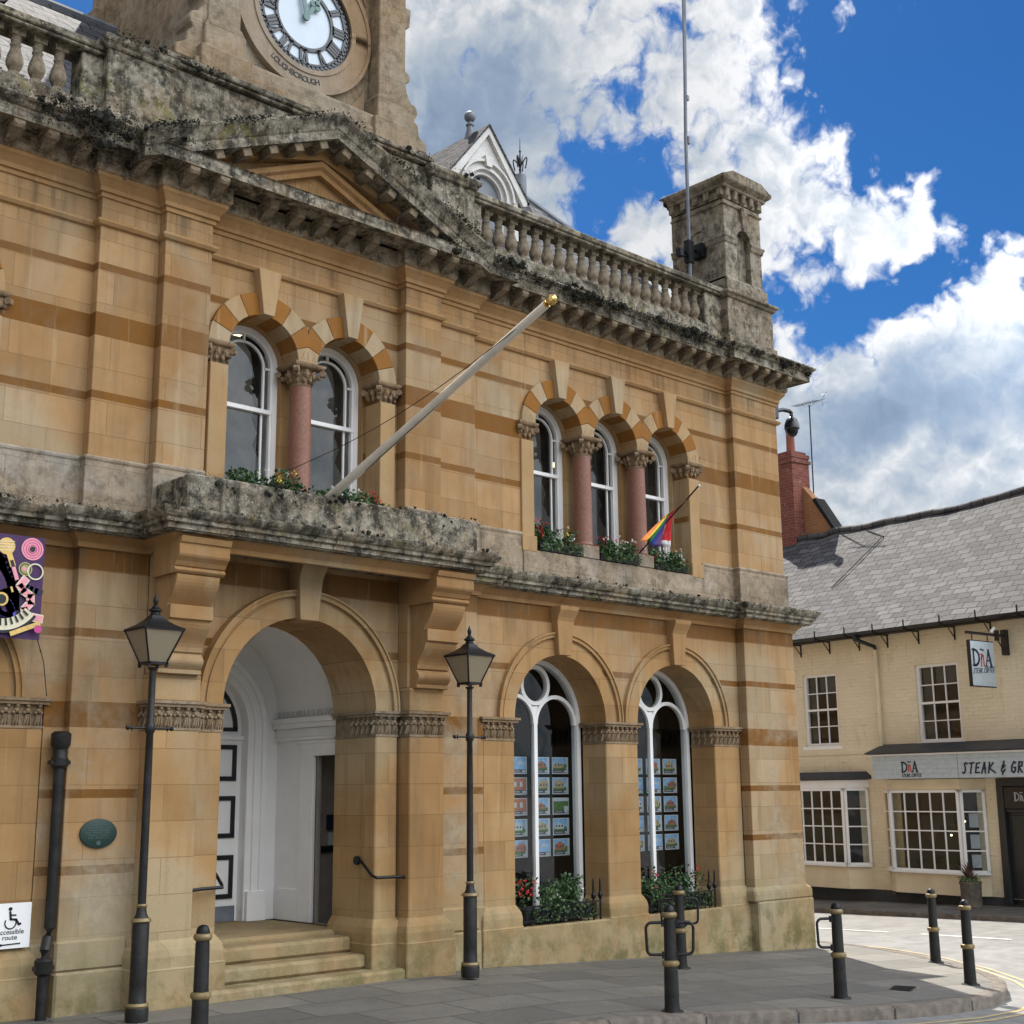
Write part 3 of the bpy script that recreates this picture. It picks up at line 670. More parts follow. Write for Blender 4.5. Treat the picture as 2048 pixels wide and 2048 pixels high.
# -- capitals
def leaf_capital(round_r, half, h=.24):      # corinthian: bell, leaf curls, volutes, square abacus; local, base at z=0
    m_ = MB(); rnd = random.Random(3)
    if round_r: m_.lathe((0, 0, 0), [(round_r + .015, 0), (round_r + .022, .012), (round_r + .005, .025), (round_r, .03), (round_r + .02, .12), (half - .03, h - .05)], 16)
    else: m_.sqlathe((0, 0, 0), [(half - .045, 0), (half - .03, .012), (half - .05, .025), (half - .045, .12), (half - .01, h - .05)])
    m_.sqlathe((0, 0, h - .05), [(half, 0), (half + .015, .012), (half + .03, .03), (half + .03, .05)])
    for row, (zz, n, rr) in enumerate(((.07, 10, .026), (.125, 9, .032))):
        for k in range(n):
            a = 2 * PI * (k + row * .5) / n
            if round_r: q = round_r + .02 + .022 * row; px, py = q * math.cos(a), q * math.sin(a)
            else:
                q = half - .02 + .01 * row; c, d = math.cos(a), math.sin(a); s2 = q / max(abs(c), abs(d)); px, py = c * s2, d * s2
            m_.sphere((px, py, zz), rr, 6, 0, 1.5); m_.sphere((px * 1.08, py * 1.08, zz + .03), rr * .62, 6)
    for sx in (-1, 1):
        for sy in (-1, 1):
            q = (half + .01); m_.tube([(sx * q * .98 - .02, sy * q * .98 + .02 * sx * sy, h - .085), (sx * q * .98 + .02, sy * q * .98 - .02 * sx * sy, h - .085)], .036, 8)
            m_.sphere((sx * q * .8, sy * q * .8, h - .13), .03, 6)
    return m_
def frieze_capital(name, x0, x1, y0, y1, z0=2.44, z1=2.715):    # impost block: carved leaf band under a moulded abacus
    m_ = MB(); rnd = random.Random(int(x0 * 100)); h = z1 - z0
    m_.box(x0 - .005, x1 + .005, y0 - .005, y1, z0, z0 + .025); m_.box(x0 + .012, x1 - .012, y0 + .012, y1, z0 + .02, z1 - .05)
    m_.box(x0 - .055, x1 + .055, y0 - .055, y1, z1 - .028, z1); m_.box(x0 - .035, x1 + .035, y0 - .035, y1, z1 - .058, z1 - .026)
    def run(ax, ay, bx, by):
        L = math.hypot(bx - ax, by - ay); n = max(2, int(L / .085))
        for k in range(n):
            t = (k + .5) / n; px, py = ax + (bx - ax) * t, ay + (by - ay) * t
            zz = z0 + h * .58
            m_.sphere((px, py, zz), .028, 6, 0, 1.0); m_.sphere((px + rnd.uniform(-.02, .02), py - .01, zz + .042), .022, 6); m_.sphere((px - .026, py, zz - .02), .018, 6); m_.sphere((px + .026, py, zz - .02), .018, 6)
            for q in (-.03, .0, .03):
                m_.tube([(px + q, py, z0 + .03), (px + q * .7, py - .012, z0 + h * .25), (px + q * .5, py - .02, z0 + h * .45)], [.010, .012, .007], 5)
    run(x0, y0, x1, y0); run(x0, y0, x0, min(y1, y0 + .45)); run(x1, y0, x1, min(y1, y0 + .45))
    return m_.build(name, M['capital'], TH, smooth=45)

# -- columns with capitals and bases, jamb pillars
cm = MB(); cm.lathe((0, 0, 0), [(.135, 0), (.14, .02), (.128, .04), (.125, .06), (.124, .5), (.117, 1.205)], 24)
column0 = cm.build('column', M['granite'], TH, smooth=40, loc=(0, 0, 0))
cap0 = leaf_capital(.105, .165).build('capital', M['capital'], column0, smooth=45, loc=(0, 0, 1.20))
bb = MB(); bb.box(-.15, .15, -.15, .15, -.17, 0); base0 = bb.build('column_base', M['dado'], column0, bevel=.01, loc=(0, 0, 0))
def rel(x, y, z): return Vector((x, y, z)) - Vector(TH['base'])
spots = [((a + b2) / 2, .09, 4.95) for keys in (TRI, [mir(k) for k in TRI][::-1]) for a, b2 in zip(keys, keys[1:])] + [(CX, YC + .07, 4.95)]
for i, p in enumerate(spots):
    if i == 0: column0.location = rel(*p)
    else: copy_part(column0, TH, rel(*p))
pm = MB(); pm.box(-.105, .105, 0, .28, 0, 1.40); pm.box(-.125, .125, -.025, .28, -.02, .18)
pillar0 = pm.build('jamb_pillar', M['cream'], TH, bevel=.006, loc=(0, 0, 0))
cpm = leaf_capital(None, .135).build('capital', M['capital'], pillar0, smooth=45, loc=(0, .125, 1.39))
spots = [(x, -.03, 4.77) for x in (11.075, 14.32, mir(11.075), mir(14.32))] + [(6.62, YC - .07, 4.77), (8.785, YC - .07, 4.77)]
for i, p in enumerate(spots):
    if i == 0: pillar0.location = rel(*p)
    else: copy_part(pillar0, TH, rel(*p))

# -- sash windows (local: x centred, z from sill, spring at 1.565)
def sash(rw, blind):
    m_ = MB(); zs = 1.565; fw = .055
    for sx in (-1, 1): m_.box(sx * rw, sx * (rw - fw), 0, .09, 0, zs)
    m_.ring(0, zs, rw - fw, rw, 0, 180, 0, .09, 24); m_.box(-rw, rw, -.03, .09, 0, .06)
    ri = rw - fw
    m_.box(-ri, ri, .005, .06, 1.055, 1.10)                                     # meeting rail
    rb = ri - .105
    m_.ring(0, zs, rb - .011, rb + .011, 0, 180, .022, .05, 20)
    for sx in (-1, 1):
        m_.box(sx * rb - .011, sx * rb + .011, .022, .05, 1.10, zs); m_.box(sx * rb - .011, sx * rb + .011, .045, .07, .06, 1.055)
        m_.box(sx * rb, sx * ri, .022, .05, zs - .011, zs + .011)
        m_.box(sx * ri, sx * (ri - .028), .012, .06, .06, zs)
    m_.box(-.011, .011, .022, .05, zs + rb, zs + ri); m_.ring(0, zs, ri - .028, ri, 0, 180, .012, .06, 20)
    return m_
sf = sash(.415, 0).build('window', M['white'], TH, loc=(0, 0, 0))
g_ = MB(); g_.face([(-.36, .055, .06), (.36, .055, .06), (.36, .055, 1.565)] + [(.36 * math.cos(PI * k / 20), .055, 1.565 + .36 * math.sin(PI * k / 20)) for k in range(1, 20)] + [(-.36, .055, 1.565)])
g_.build('pane', M['glass'], sf, loc=(0, 0, 0))
first = True
for keys, y in ((TRI, 0), (PAIR, YC), ([mir(k) for k in TRI], 0)):
    for k in keys:
        p = rel(k, y + .33, 4.82)
        if first: sf.location = p; first = False
        else: copy_part(sf, TH, p)
# rooms behind the windows (floor, back wall, ceiling with lit strips), curtains as carved dark swags
for a, b2, yb in ((10.3, 15.1, 2.4), (6.4, 9.0, 1.9), (.3, 5.1, 2.4)):
    w = MB(); w.quad((a, .42, 4.75), (b2, .42, 4.75), (b2, yb, 4.75), (a, yb, 4.75), 1); w.quad((a, yb, 4.75), (b2, yb, 4.75), (b2, yb, 7.3), (a, yb, 7.3)); w.quad((a, .42, 7.3), (b2, .42, 7.3), (b2, yb, 7.3), (a, yb, 7.3))
    for x in (a, b2): w.quad((x, .42, 4.75), (x, yb, 4.75), (x, yb, 7.3), (x, .42, 7.3))
    w.build('room', [M['room'], M['red_brown']], TH)
for keys, y in ((TRI, 0), (PAIR, YC)):
    for k in keys:
        w = MB(); out = [(k + .36, 7.0), (k + .36, 5.4)]
        for q in range(9): out.append((k + .36 - .02 - .085 * abs(math.sin(q * 1.7)) - .03 * q / 3, 5.4 + q * .15))
        out += [(k + .05, 6.75)]
        w.prism(out, 'y', y + .52, y + .53)
        w.build('curtain', M['dark'], TH)
for p in ((7.45, .9, 6.95), (12.95, 1.1, 6.3)):
    s_ = MB(); s_.box(p[0] - .3, p[0] + .3, p[1] - .05, p[1] + .05, p[2], p[2] + .05); s_.build('strip_light', M['strip'], TH)

# -- mouldings
s_ = MB(); s_.sweep(upper_path(YC), [(0, 7.285), (.03, 7.295), (.05, 7.325), (.05, 7.345), (.02, 7.36), (0, 7.375)]); s_.build('upper_string_course', M['trim'], TH, bevel=0)
s_ = MB(); s_.sweep(upper_path(YC), [(0, 7.58), (.02, 7.585), (.02, 7.63), (.045, 7.635), (.045, 7.68), (.09, 7.74), (.11, 7.76), (.11, 7.80), (0, 7.80)]); s_.build('architrave', M['trim'], TH)
s_ = MB(); s_.sweep(upper_path(YC), [(.02, 7.78), (.12, 7.80), (.14, 7.82), (.14, 7.99), (0, 7.99)]); s_.build('bed_moulding', M['semi'], TH)
cpath = upper_path(None)
iL = cpath.index((CX - P2a, -.24)); left = cpath[:iL + 1]; right = cpath[iL + 1:]
# corona runs straight across the centre; the cyma stops at the pediment
s_ = MB(); s_.sweep(cpath, [(.05, 7.985), (.37, 7.985), (.37, 7.97), (.385, 7.97), (.385, 8.09), (.40, 8.10), (0, 8.16)]); s_.build('corona', M['ledge'], TH)
s_ = MB()
prof = [(.395, 8.09), (.41, 8.105), (.425, 8.13), (.45, 8.15), (.463, 8.165), (.463, 8.185), (.30, 8.25), (.05, 8.29), (0, 8.29), (.2, 8.09)]
s_.sweep([(XL - .12, 5), (XL - .12, -.12), (.24, -.12), (.24, 0), (CX - P1b, 0), (CX - P1b, -.12), (CX - P2b - .02, -.12)], prof); s_.build('cornice', M['ledge'], TH)
s_ = MB(); s_.sweep([(CX + P2b + .02, -.12), (CX + P1b, -.12), (CX + P1b, 0), (15.16, 0), (15.16, -.12), (XR + .12, -.12), (XR + .12, 5)], prof)
cornice = s_.build('cornice', M['ledge'], TH)
# modillions: one mesh, copied under the cornice
mm = MB(); mm.prism([(0, 0), (-.235, 0), (-.235, -.045), (-.215, -.075), (-.17, -.085), (-.12, -.10), (-.08, -.135), (-.03, -.15), (0, -.15)], 'x', -.055, .055)
mm.box(-.07, .07, -.25, 0, -.0, .018)
mod0 = mm.build('bracket', M['semi'], cornice, bevel=.004, loc=(0, 0, 0)); mods = []
def modline(xa, xb, y, n):
    for k in range(n): mods.append((xa + (xb - xa) * k / (n - 1) if n > 1 else xa, y))
modline(CX - 2 * .335, CX + 2 * .335, YC - .14, 5); 
for sx in (1, -1):
    f = lambda a: CX + sx * a
    modline(f(1.36), f(1.70), -.38, 2); modline(f(2.16), f(2.36), -.26, 1); modline(f(2.72), f(7.30), -.14, 15); modline(f(7.60), f(8.44), -.26, 4)
for i, (x, y) in enumerate(mods):
    p = (x, y, 7.965)
    if i == 0: mod0.location = p
    else: copy_part(mod0, cornice, p)
for k in range(6): copy_part(mod0, cornice, (XR + .26, .1 + k * .33, 7.965), rot=(0, 0, PI / 2))
# -- string course at first floor and the balcony
low_path = [(mir(XR + .22), 5), (mir(XR + .22), -.14), (mir(15.17), -.14), (mir(15.17), 0), (CX - P1b - .02, 0), (CX - P1b - .02, -.12), (CX - 1.80, -.12), (CX - 1.75, -.12), (CX - 1.75, -.67), (CX + 1.75, -.67), (CX + 1.75, -.12), (CX + P1b + .02, -.12), (CX + P1b + .02, 0), (15.17, 0), (15.17, -.14), (XR + .22, -.14), (XR + .22, 5)]
s_ = MB(); s_.sweep(low_path, [(.0, 4.10), (.03, 4.105), (.04, 4.15), (.10, 4.20), (.11, 4.225), (0, 4.225)]); s_.build('string_course', M['trim'], TH)
s_ = MB(); s_.sweep(low_path, [(.0, 4.22), (.19, 4.225), (.19, 4.235), (.215, 4.24), (.215, 4.285), (.25, 4.295), (.25, 4.33), (.275, 4.345), (.295, 4.37), (.31, 4.40), (.31, 4.425), (.2, 4.45), (.02, 4.49), (0, 4.50)]); s_.build('string_cornice', M['ledge'], TH)
b_ = MB(); b_.box(CX - 1.76, CX + 1.76, -.68, .0, 4.19, 4.40); b_.box(CX - 1.78, CX + 1.78, -.89, -.76, 4.42, 4.775); b_.box(CX - 1.78, CX - 1.65, -.759, -.20, 4.42, 4.77); b_.box(CX + 1.65, CX + 1.78, -.759, -.20, 4.42, 4.77)
b_.box(CX - 1.77, CX + 1.77, -.75, 0, 4.40, 4.455)
b_.build('balcony', M['ledge'], TH, bevel=.02)
# -- consoles under the balcony
prof = [(-.36, 2.96), (-.42, 2.965), (-.42, 3.0)] + [(-.40 - .055 * math.sin(PI * k / 8), 3.005 + .155 * k / 8) for k in range(9)] + [(-.41, 3.165), (-.425, 3.17)] + \
       [(-.425 - .14 * (1 - math.cos(PI * k / 8 / 1)) / 2, 3.18 + .27 * k / 8) for k in range(9)] + [(-.60, 3.46), (-.60, 3.585)] + [(-.54, 3.59)] + \
       [(-.54 - .16 * math.sin(PI * k / 16), 3.595 + .26 * k / 8) for k in range(9)] + [(-.66, 3.86)]
def console(xc):
    m_ = MB(); m_.prism(prof + [(-.3, 3.86), (-.3, 2.96)], 'x', xc - .225, xc + .225)
    ab = [(-.68, 3.86)] + [(-.70 - .03 * math.sin(PI * k / 6), 3.865 + .06 * k / 6) for k in range(7)] + [(-.72, 3.93), (-.745, 3.97), (-.79, 4.01), (-.80, 4.03), (-.80, 4.13), (-.82, 4.135), (-.84, 4.19), (-.3, 4.19), (-.3, 3.86)]
    m_.prism(ab, 'x', xc - .265, xc + .265)
    m_.build('console', M['trim'], TH, bevel=.008)
console(CX + 1.53); console(CX - 1.53)
# -- ground storey piers, plinths and capitals
def pier(x0, x1, y0, y1, ztop=2.45, zb=.58, fl=.06, name='pier'):
    m_ = MB(); m_.box(x0, x1, y0, y1, .5, ztop)
    pr = [(fl, .30), (fl, zb - .14), (fl * .8, zb - .08), (fl * .35, zb - .03), (.0, zb)]
    m_.sweep([(x0, y1), (x0, y0), (x1, y0), (x1, y1)], [(0, .30)] + pr); 
    m_.box(x0 - fl - .012, x1 + fl + .012, y0 - fl - .012, y1, -.7, .345)
    o = m_.build(name, M['plain'], TH, bevel=.012); frieze_capital('capital', x0, x1, y0, y1, ztop - .005); return o
for (a, b2) in ((10.33, 10.83), (12.41, 13.01), (14.59, 15.14)):
    pier(a, b2, -.0, .42); pier(mir(b2), mir(a), -.0, .42)
for sx in (1, -1):
    xa, xb = sorted((CX + sx * 1.265, CX + sx * 1.745)); pier(xa, xb, -.355, .0, fl=.085)
    m_ = MB(); m_.box(xa, xb, -.355, -.12, 2.715, 2.965); m_.box(xa + .01, xb - .01, -.30, -.12, 2.965, 4.19); m_.build('pier_block', M['plain'], TH, bevel=.01)
    xa, xb = sorted((CX + sx * .93, CX + sx * 1.22)); pier(xa, xb, -.20, .55, fl=.07)
# plinth under the shop windows, corner plinths
for s in (1, -1):
    for a, b2 in ((10.83, 12.41), (13.01, 14.59)):
        x0, x1 = sorted((a, b2)) if s > 0 else sorted((mir(a), mir(b2)))
        m_ = MB(); m_.box(x0, x1, -.075, .5, -.7, .33); m_.build('plinth', M['step'], TH, bevel=.02)
    m_ = MB()
    x0, x1 = (15.14, XR + .30) if s > 0 else (mir(XR + .30), mir(15.14))
    m_.box(x0 + (.0 if s > 0 else 0), x1, -.215, .8, -.8, .36)
    x0, x1 = (15.15, XR + .28) if s > 0 else (mir(XR + .28), mir(15.15))
    m_.sweep([(x0, .8), (x0, -.14), (XR + .22 if s > 0 else x1, -.14), (XR + .22 if s > 0 else x1, .8)], [(0, .36), (.07, .36), (.07, .46), (.06, .50), (.03, .53), (0, .55)])
    m_.build('plinth', M['step'], TH, bevel=.02); m_ = MB()
    x0, x1 = sorted((CX + s * (P2b - .01), CX + s * (P1b + .04))); m_.box(x0, x1, -.17, .0, -.6, .36); m_.box(x0, x1 - .01, -.145, .0, .36, .62)
    x0, x1 = sorted((CX + s * (P1b + .04), CX + s * 2.645)); m_.box(x0, x1, -.03, .1, -.6, .60); m_.build('plinth', M['step'], TH, bevel=.02)
# pale dado below the upper windows
s_ = MB()
for pth in ([(XL - .12, 5), (XL - .12, -.12), (.24, -.12), (.24, 0), (mir(14.42), 0)], [(mir(10.97), 0), (CX - P1b, 0), (CX - P1b, -.12), (CX - P2b, -.12), (CX - P2b, -.24), (CX - P2a, -.24)], [(CX + P2a, -.24), (CX + P2b, -.24), (CX + P2b, -.12), (CX + P1b, -.12), (CX + P1b, 0), (10.97, 0)], [(14.42, 0), (15.16, 0), (15.16, -.12), (XR + .12, -.12), (XR + .12, 5)]):
    s_.sweep(pth, [(0, 4.45), (.035, 4.45), (.035, 4.93), (.045, 4.94), (.05, 4.965), (.03, 4.98), (0, 4.99)])
for a, b2 in ((10.97, 14.42), (mir(14.42), mir(10.97))): s_.box(a, b2, -.05, .02, 4.45, 4.775)
s_.box(6.5, 8.9, YC - .05, YC + .02, 4.45, 4.775)
s_.build('dado', M['dado'], TH, bevel=.006)
# -- ground arches: archivolts, keystones
def archivolt(xc, ri, ro, sp, y, ktop, kb, kw0, kw1, kproj):
    m_ = MB(); lab = ro - .085
    m_.ring(xc, sp, ri, lab - .02, 0, 180, y, y + .3, 36); m_.ring(xc, sp, lab - .02, lab + .02, 0, 180, y + .015, y + .3, 36)
    for k in range(1):
        m_.ring(xc, sp, lab + .02, ro - .02, 0, 180, y - .03, y + .2, 36); m_.ring(xc, sp, ro - .02, ro, 0, 180, y - .05, y + .2, 36)
    m_.build('archivolt', M['plain'], TH, smooth=30)
    m_ = MB(); h = ktop - kb
    m_.prism([(y - .08, kb), (y - .10, kb + h * .7), (y - .12, kb + h * .78), (y - .17, kb + h * .92), (y - .18, ktop), (y + .2, ktop), (y + .2, kb)], 'x', xc - kw0, xc + kw0)
    for v in range(len(m_.v)):
        x, yy, z = m_.v[v]; t = (z - kb) / h; m_.v[v] = (xc + (x - xc) * (1 + (kw1 / kw0 - 1) * t), yy, z)
    m_.build('keystone', M['trim'], TH, bevel=.006)
for k in GR + [mir(k) for k in GR]:
    archivolt(k, .79, 1.075, G_SP, -.01, 4.10, 3.50, .105, .165, 0)
archivolt(CX, .93, 1.22, 2.70, -.20, 4.195, 3.60, .11, .16, 0)
for k in GR + [mir(k) for k in GR]: w = MB(); w.soffit(k, G_SP, .788, None, 0, .44); w.build('arch_reveal', M['plain'], TH)
w = MB(); w.soffit(CX, 2.70, .928, None, -.2, .58); w.build('arch_reveal', M['plain'], TH)

# -- shop windows in the ground arches: white tracery, panes
def tracery():
    m_ = MB(); r = .785
    for sx in (-1, 1): m_.box(sx * r, sx * (r - .065), 0, .10, .33, G_SP)
    m_.ring(0, G_SP, r - .065, r, 0, 180, 0, .10, 30)
    m_.box(-.028, .028, .015, .075, .33, G_SP - .02)
    ri = r - .065; lr = (ri + .0) / 2
    for sx in (-1, 1): m_.ring(sx * lr, G_SP - .03, lr - .035, lr + .012, 0, 180, .015, .075, 20)
    cz = G_SP + .455; m_.ring(0, cz, .205, .255, 0, 360, .012, .08, 30)
    m_.prism([(-.05, G_SP + .19), (.05, G_SP + .19), (0, G_SP + .06)], 'y', .02, .07)
    m_.box(-r, r, -.02, .11, .33, .40)
    return m_
tr0 = tracery().build('shop_window', M['white'], TH, loc=(0, 0, 0))
g_ = MB(); rr = .72; g_.face([(-rr, .05, .40), (rr, .05, .40), (rr, .05, G_SP)] + [(rr * math.cos(PI * k / 24), .05, G_SP + rr * math.sin(PI * k / 24)) for k in range(1, 24)] + [(-rr, .05, G_SP)])
g_.build('pane', M['glass'], tr0, loc=(0, 0, 0))
for i, k in enumerate(GR + [mir(k) for k in GR]):
    if i == 0: tr0.location = rel(k, .44, 0)
    else: copy_part(tr0, TH, rel(k, .44, 0))
for a, b2 in ((10.2, 15.2), (.2, 5.2)):
    w = MB(); w.quad((a, 3.0, .3), (b2, 3.0, .3), (b2, 3.0, 4.2), (a, 3.0, 4.2)); w.quad((a, .56, .3), (b2, .56, .3), (b2, 3, .3), (a, 3, .3)); w.quad((a, .56, 4.2), (b2, .56, 4.2), (b2, 3, 4.2), (a, 3, 4.2))
    for x in (a, b2): w.quad((x, .56, .3), (x, 3, .3), (x, 3, 4.2), (x, .56, 4.2))
    w.build('shop_interior', M['dark'], TH)

# -- entrance: steps, vestibule, door
m_ = MB(); m_.box(CX - 1.175, CX + 1.175, -.45, .3, -.5, .10); m_.box(CX - .856, CX + .856, -.19, .3, .10, .245); m_.box(CX - .856, CX + .856, .07, .6, .245, .40)
m_.box(CX - 1.05, CX + 1.05, .4, 2.1, .2, .448)
m_.build('steps', M['step'], TH, bevel=.03)
VW = 1.10; xr = CX + VW; xl = CX - VW; yb = 1.95
m_ = MB()
m_.quad((xl, .56, .45), (xl, yb, .45), (xl, yb, 2.72), (xl, .56, 2.72))
for y0, y1, z0, z1 in ((.56, .62, .45, 2.72), (1.15, yb, .45, 2.72), (.62, 1.15, 2.28, 2.72)): m_.quad((xr, y0, z0), (xr, y1, z0), (xr, y1, z1), (xr, y0, z1))
for z in range(24):
    a0, a1 = PI * z / 24, PI * (z + 1) / 24
    m_.quad((CX + VW * math.cos(a0), .56, 2.72 + VW * math.sin(a0)), (CX + VW * math.cos(a1), .56, 2.72 + VW * math.sin(a1)), (CX + VW * math.cos(a1), yb, 2.72 + VW * math.sin(a1)), (CX + VW * math.cos(a0), yb, 2.72 + VW * math.sin(a0)))
m_.arch_wall(xl, xr, .45, 3.9, yb, [(CX, .67, 2.60, .45)]); m_.soffit(CX, 2.60, .67, .45, yb, yb + .12)
m_.arch_wall(xl - .02, xr + .02, 2.68, 3.95, .565, [(CX, VW - .03, 2.70, 2.68)])
for r0, r1, yy in ((.67, .75, .05), (.75, .84, .075), (.84, .90, .10)):
    m_.ring(CX, 2.60, r0, r1, 0, 180, yb - yy, yb + .01, 30)
    for sx in (-1, 1): m_.box(CX + sx * r0, CX + sx * r1, yb - yy, yb + .01, .45, 2.60)
for sx in (-1, 1):
    x0, x1 = (xr - .05, xr) if sx > 0 else (xl, xl + .05)
    m_.box(x0, x1, .575, 1.94, 2.46, 2.50); m_.box(x0 + (.02 if sx > 0 else 0), x1 - (0 if sx > 0 else .02), .575, 1.94, 2.50, 2.60); m_.box(x0 - (.03 if sx > 0 else 0), x1 + (0 if sx > 0 else .03), .575, 1.94, 2.60, 2.66); m_.box(x0 - (.05 if sx > 0 else 0), x1 + (0 if sx > 0 else .05), .575, 1.94, 2.66, 2.72)
    m_.box(CX + sx * .68, CX + sx * .93, yb - .115, yb - .05, .45, .78)
m_.box(xr - .035, xr + .01, 1.15, 1.42, .45, 2.28); m_.box(xr - .035, xr + .01, .58, 1.42, 2.28, 2.43); m_.box(xr - .05, xr + .01, .58, 1.48, 2.42, 2.455)
m_.box(xr - .035, xr + .01, .57, .64, .45, 2.28); m_.box(xr - .03, xr + .01, 1.42, 1.83, .45, .80)
m_.build('vestibule', M['white'], TH, bevel=.006)
m_ = MB(); m_.box(xr + .02, xr + .9, .55, 1.6, .44, .45); m_.box(xr + .85, xr + .9, .4, 1.6, .45, 2.4); m_.box(xr + .02, xr + .06, 1.12, 1.16, .45, 2.3); m_.box(xr + .1, xr + .9, 1.30, 1.35, .45, 2.4); m_.box(xr + .1, xr + .9, .5, .55, .45, 2.4); m_.box(xr, xr + .9, .5, 1.4, 2.4, 2.45)
m_.build('side_passage', M['red_brown'], TH)
m_ = MB(); m_.box(xr + .30, xr + .36, 1.27, 1.30, 1.28, 1.42); m_.box(xr + .18, xr + .40, 1.255, 1.27, 1.20, 1.27, 1); m_.box(xr + .24, xr + .34, 1.25, 1.26, 1.45, 1.62, 2)
m_.build('notice', [M['card_white'], M['black_paint'], M['navy']], TH)
d_ = MB(); d_.box(CX - .67, CX + .67, yb + .10, yb + .14, .45, 2.48); d_.box(CX - .67, CX + .67, yb + .06, yb + .14, 2.48, 2.53)
d_.face([(CX - .67, yb + .11, 2.53), (CX + .67, yb + .11, 2.53)] + [(CX + .67 * math.cos(PI * k / 20), yb + .11, 2.60 + .67 * math.sin(PI * k / 20)) for k in range(0, 21)])
d_.box(CX - .012, CX + .012, yb + .085, yb + .11, .45, 2.48)
for sx in (-1, 1): d_.box(CX + sx * .02, CX + sx * .64, yb + .085, yb + .10, .452, .62, 1)
door = d_.build('door', [M['white'], M['lead']], TH)
d_ = MB()
def frame(d_, x0, x1, z0, z1, t, y0, y1):
    d_.box(x0, x1, y0, y1, z0, z0 + t); d_.box(x0, x1, y0, y1, z1 - t, z1); d_.box(x0, x0 + t, y0, y1, z0 + t, z1 - t); d_.box(x1 - t, x1, y0, y1, z0 + t, z1 - t)
for sx in (-1, 1):
    for z0, z1 in ((.70, 1.18), (1.37, 1.84), (2.01, 2.42)):
        x0, x1 = sorted((CX + sx * .08, CX + sx * .605)); frame(d_, x0, x1, z0, z1, .052, yb + .082, yb + .10)
d_.ring(CX, 2.60, .555, .61, 0, 180, yb + .09, yb + .11, 24); d_.box(CX - .61, CX + .61, yb + .09, yb + .11, 2.575, 2.62)
d_.build('panel_moulding', M['black_paint'], door, loc=(0, 0, 0))
for sx in (1, -1):
    h_ = MB(); fx = CX + sx * .885
    h_.tube([(CX + sx * 1.25, -.29, .99), (CX + sx * 1.14, -.30, 1.0), (fx + sx * .02, -.27, 1.0), (fx, -.22, 1.02), (fx - sx * .005, -.06, 1.14), (fx - sx * .005, .02, 1.19)], .016, 8)
    h_.lathe((0, 0, 0), [(.001, -.02), (.045, -.018), (.05, 0), (.045, .018), (.001, .02)], 14)
    for i in range(len(h_.v) - 14 * 5, len(h_.v)):
        x, y, z = h_.v[i]; h_.v[i] = (fx + z, .045 + x, 1.165 + y)
    h_.build('handrail', M['iron'], TH, smooth=40)

# -- pediment
PY = -.62; apex = 9.16; half = 2.25; zb_ = 8.19; sl = (apex - zb_) / half; ang = math.atan(sl)
m_ = MB(); m2_ = MB()
for sx in (-1, 1):      # raking cornice: profile (y, dz normal) lofted from eave to apex
    pr = [(-.15, -.30), (-.62, -.30), (-.62, -.20), (-.635, -.185), (-.66, -.13), (-.69, -.07), (-.70, -.05), (-.70, -.02), (-.50, .02), (-.0, .07), (.0, -.1)]
    m_.loft([[(CX + sx * half, y, zb_ + dz) for y, dz in pr], [(CX, y, apex + dz) for y, dz in pr]])
    pr2 = [(-.10, -.62), (-.30, -.62), (-.30, -.56), (-.34, -.53), (-.34, -.47), (-.10, -.47)]
    m2_.loft([[(CX + sx * (half - .65), y, zb_ + .28 + dz + .0) for y, dz in pr2], [(CX, y, apex + dz) for y, dz in pr2]])
ped = m_.build('pediment', M['ledge'], TH)
m2_.build('raking_moulding', M['trim'], ped, loc=(0, 0, 0))
m_ = MB(); m_.prism([(CX - 1.95, 8.12), (CX + 1.95, 8.12), (CX, 8.96)], 'y', -.22, -.05); m_.build('tympanum', M['plain'], ped, loc=(0, 0, 0))
mm = MB(); mm.box(-.055, .055, -.24, 0, -.085, 0); pm0 = mm.build('bracket', M['semi'], ped, bevel=.004, loc=(0, 0, 0))
k = 0
for sx in (-1, 1):
    for j in range(6):
        x = CX + sx * (.17 + j * .315); z = apex - .30 - sl * abs(x - CX)
        p = (x, -.34, z + .0)
        if k == 0: pm0.location = p; pm0.rotation_euler = (0, sx * ang * 1, 0)
        else: copy_part(pm0, ped, p, rot=(0, sx * ang, 0))
        k += 1
m_ = MB()
for sx in (-1, 1): m_.loft([[(CX + sx * 1.95, y, 8.13 + dz) for y, dz in ((-.05, -.05), (-.42, -.05), (-.42, .16), (-.05, .16))], [(CX, y, 8.97 + dz) for y, dz in ((-.05, -.26), (-.33, -.26), (-.33, -.05), (-.05, -.05))]])
m_.build('tympanum_moulding', M['plain'], ped, loc=(0, 0, 0))
# bird spikes on ledges
m_ = MB(); rnd = random.Random(5)
def spikes(x0, x1, y, z, n, h=.085):
    for k in range(n):
        x = x0 + (x1 - x0) * (k + rnd.random()) / n; m_.tube([(x, y, z), (x + rnd.uniform(-.03, .03), y + rnd.uniform(-.04, .04), z + h)], .0013, 3)
spikes(CX - 1.9, CX + 1.9, -.57, 8.13, 120, .1)
for x, y, z in [(11.07, 0, 6.40), (12.165, .02, 6.40), (13.235, .02, 6.40), (14.32, 0, 6.40), (CX, -.1, 6.40)]: spikes(x - .16, x + .16, y - .12, z, 9)
for k in range(60):
    t = k / 60; y = .6 + 1.3 * t; m_.tube([(xr - .05, y, 2.72), (xr - .06 + rnd.uniform(-.03, .03), y + rnd.uniform(-.03, .03), 2.80)], .0013, 3)
m_.build('bird_spikes', M['iron_dusty'], TH)['kind'] = 'stuff'

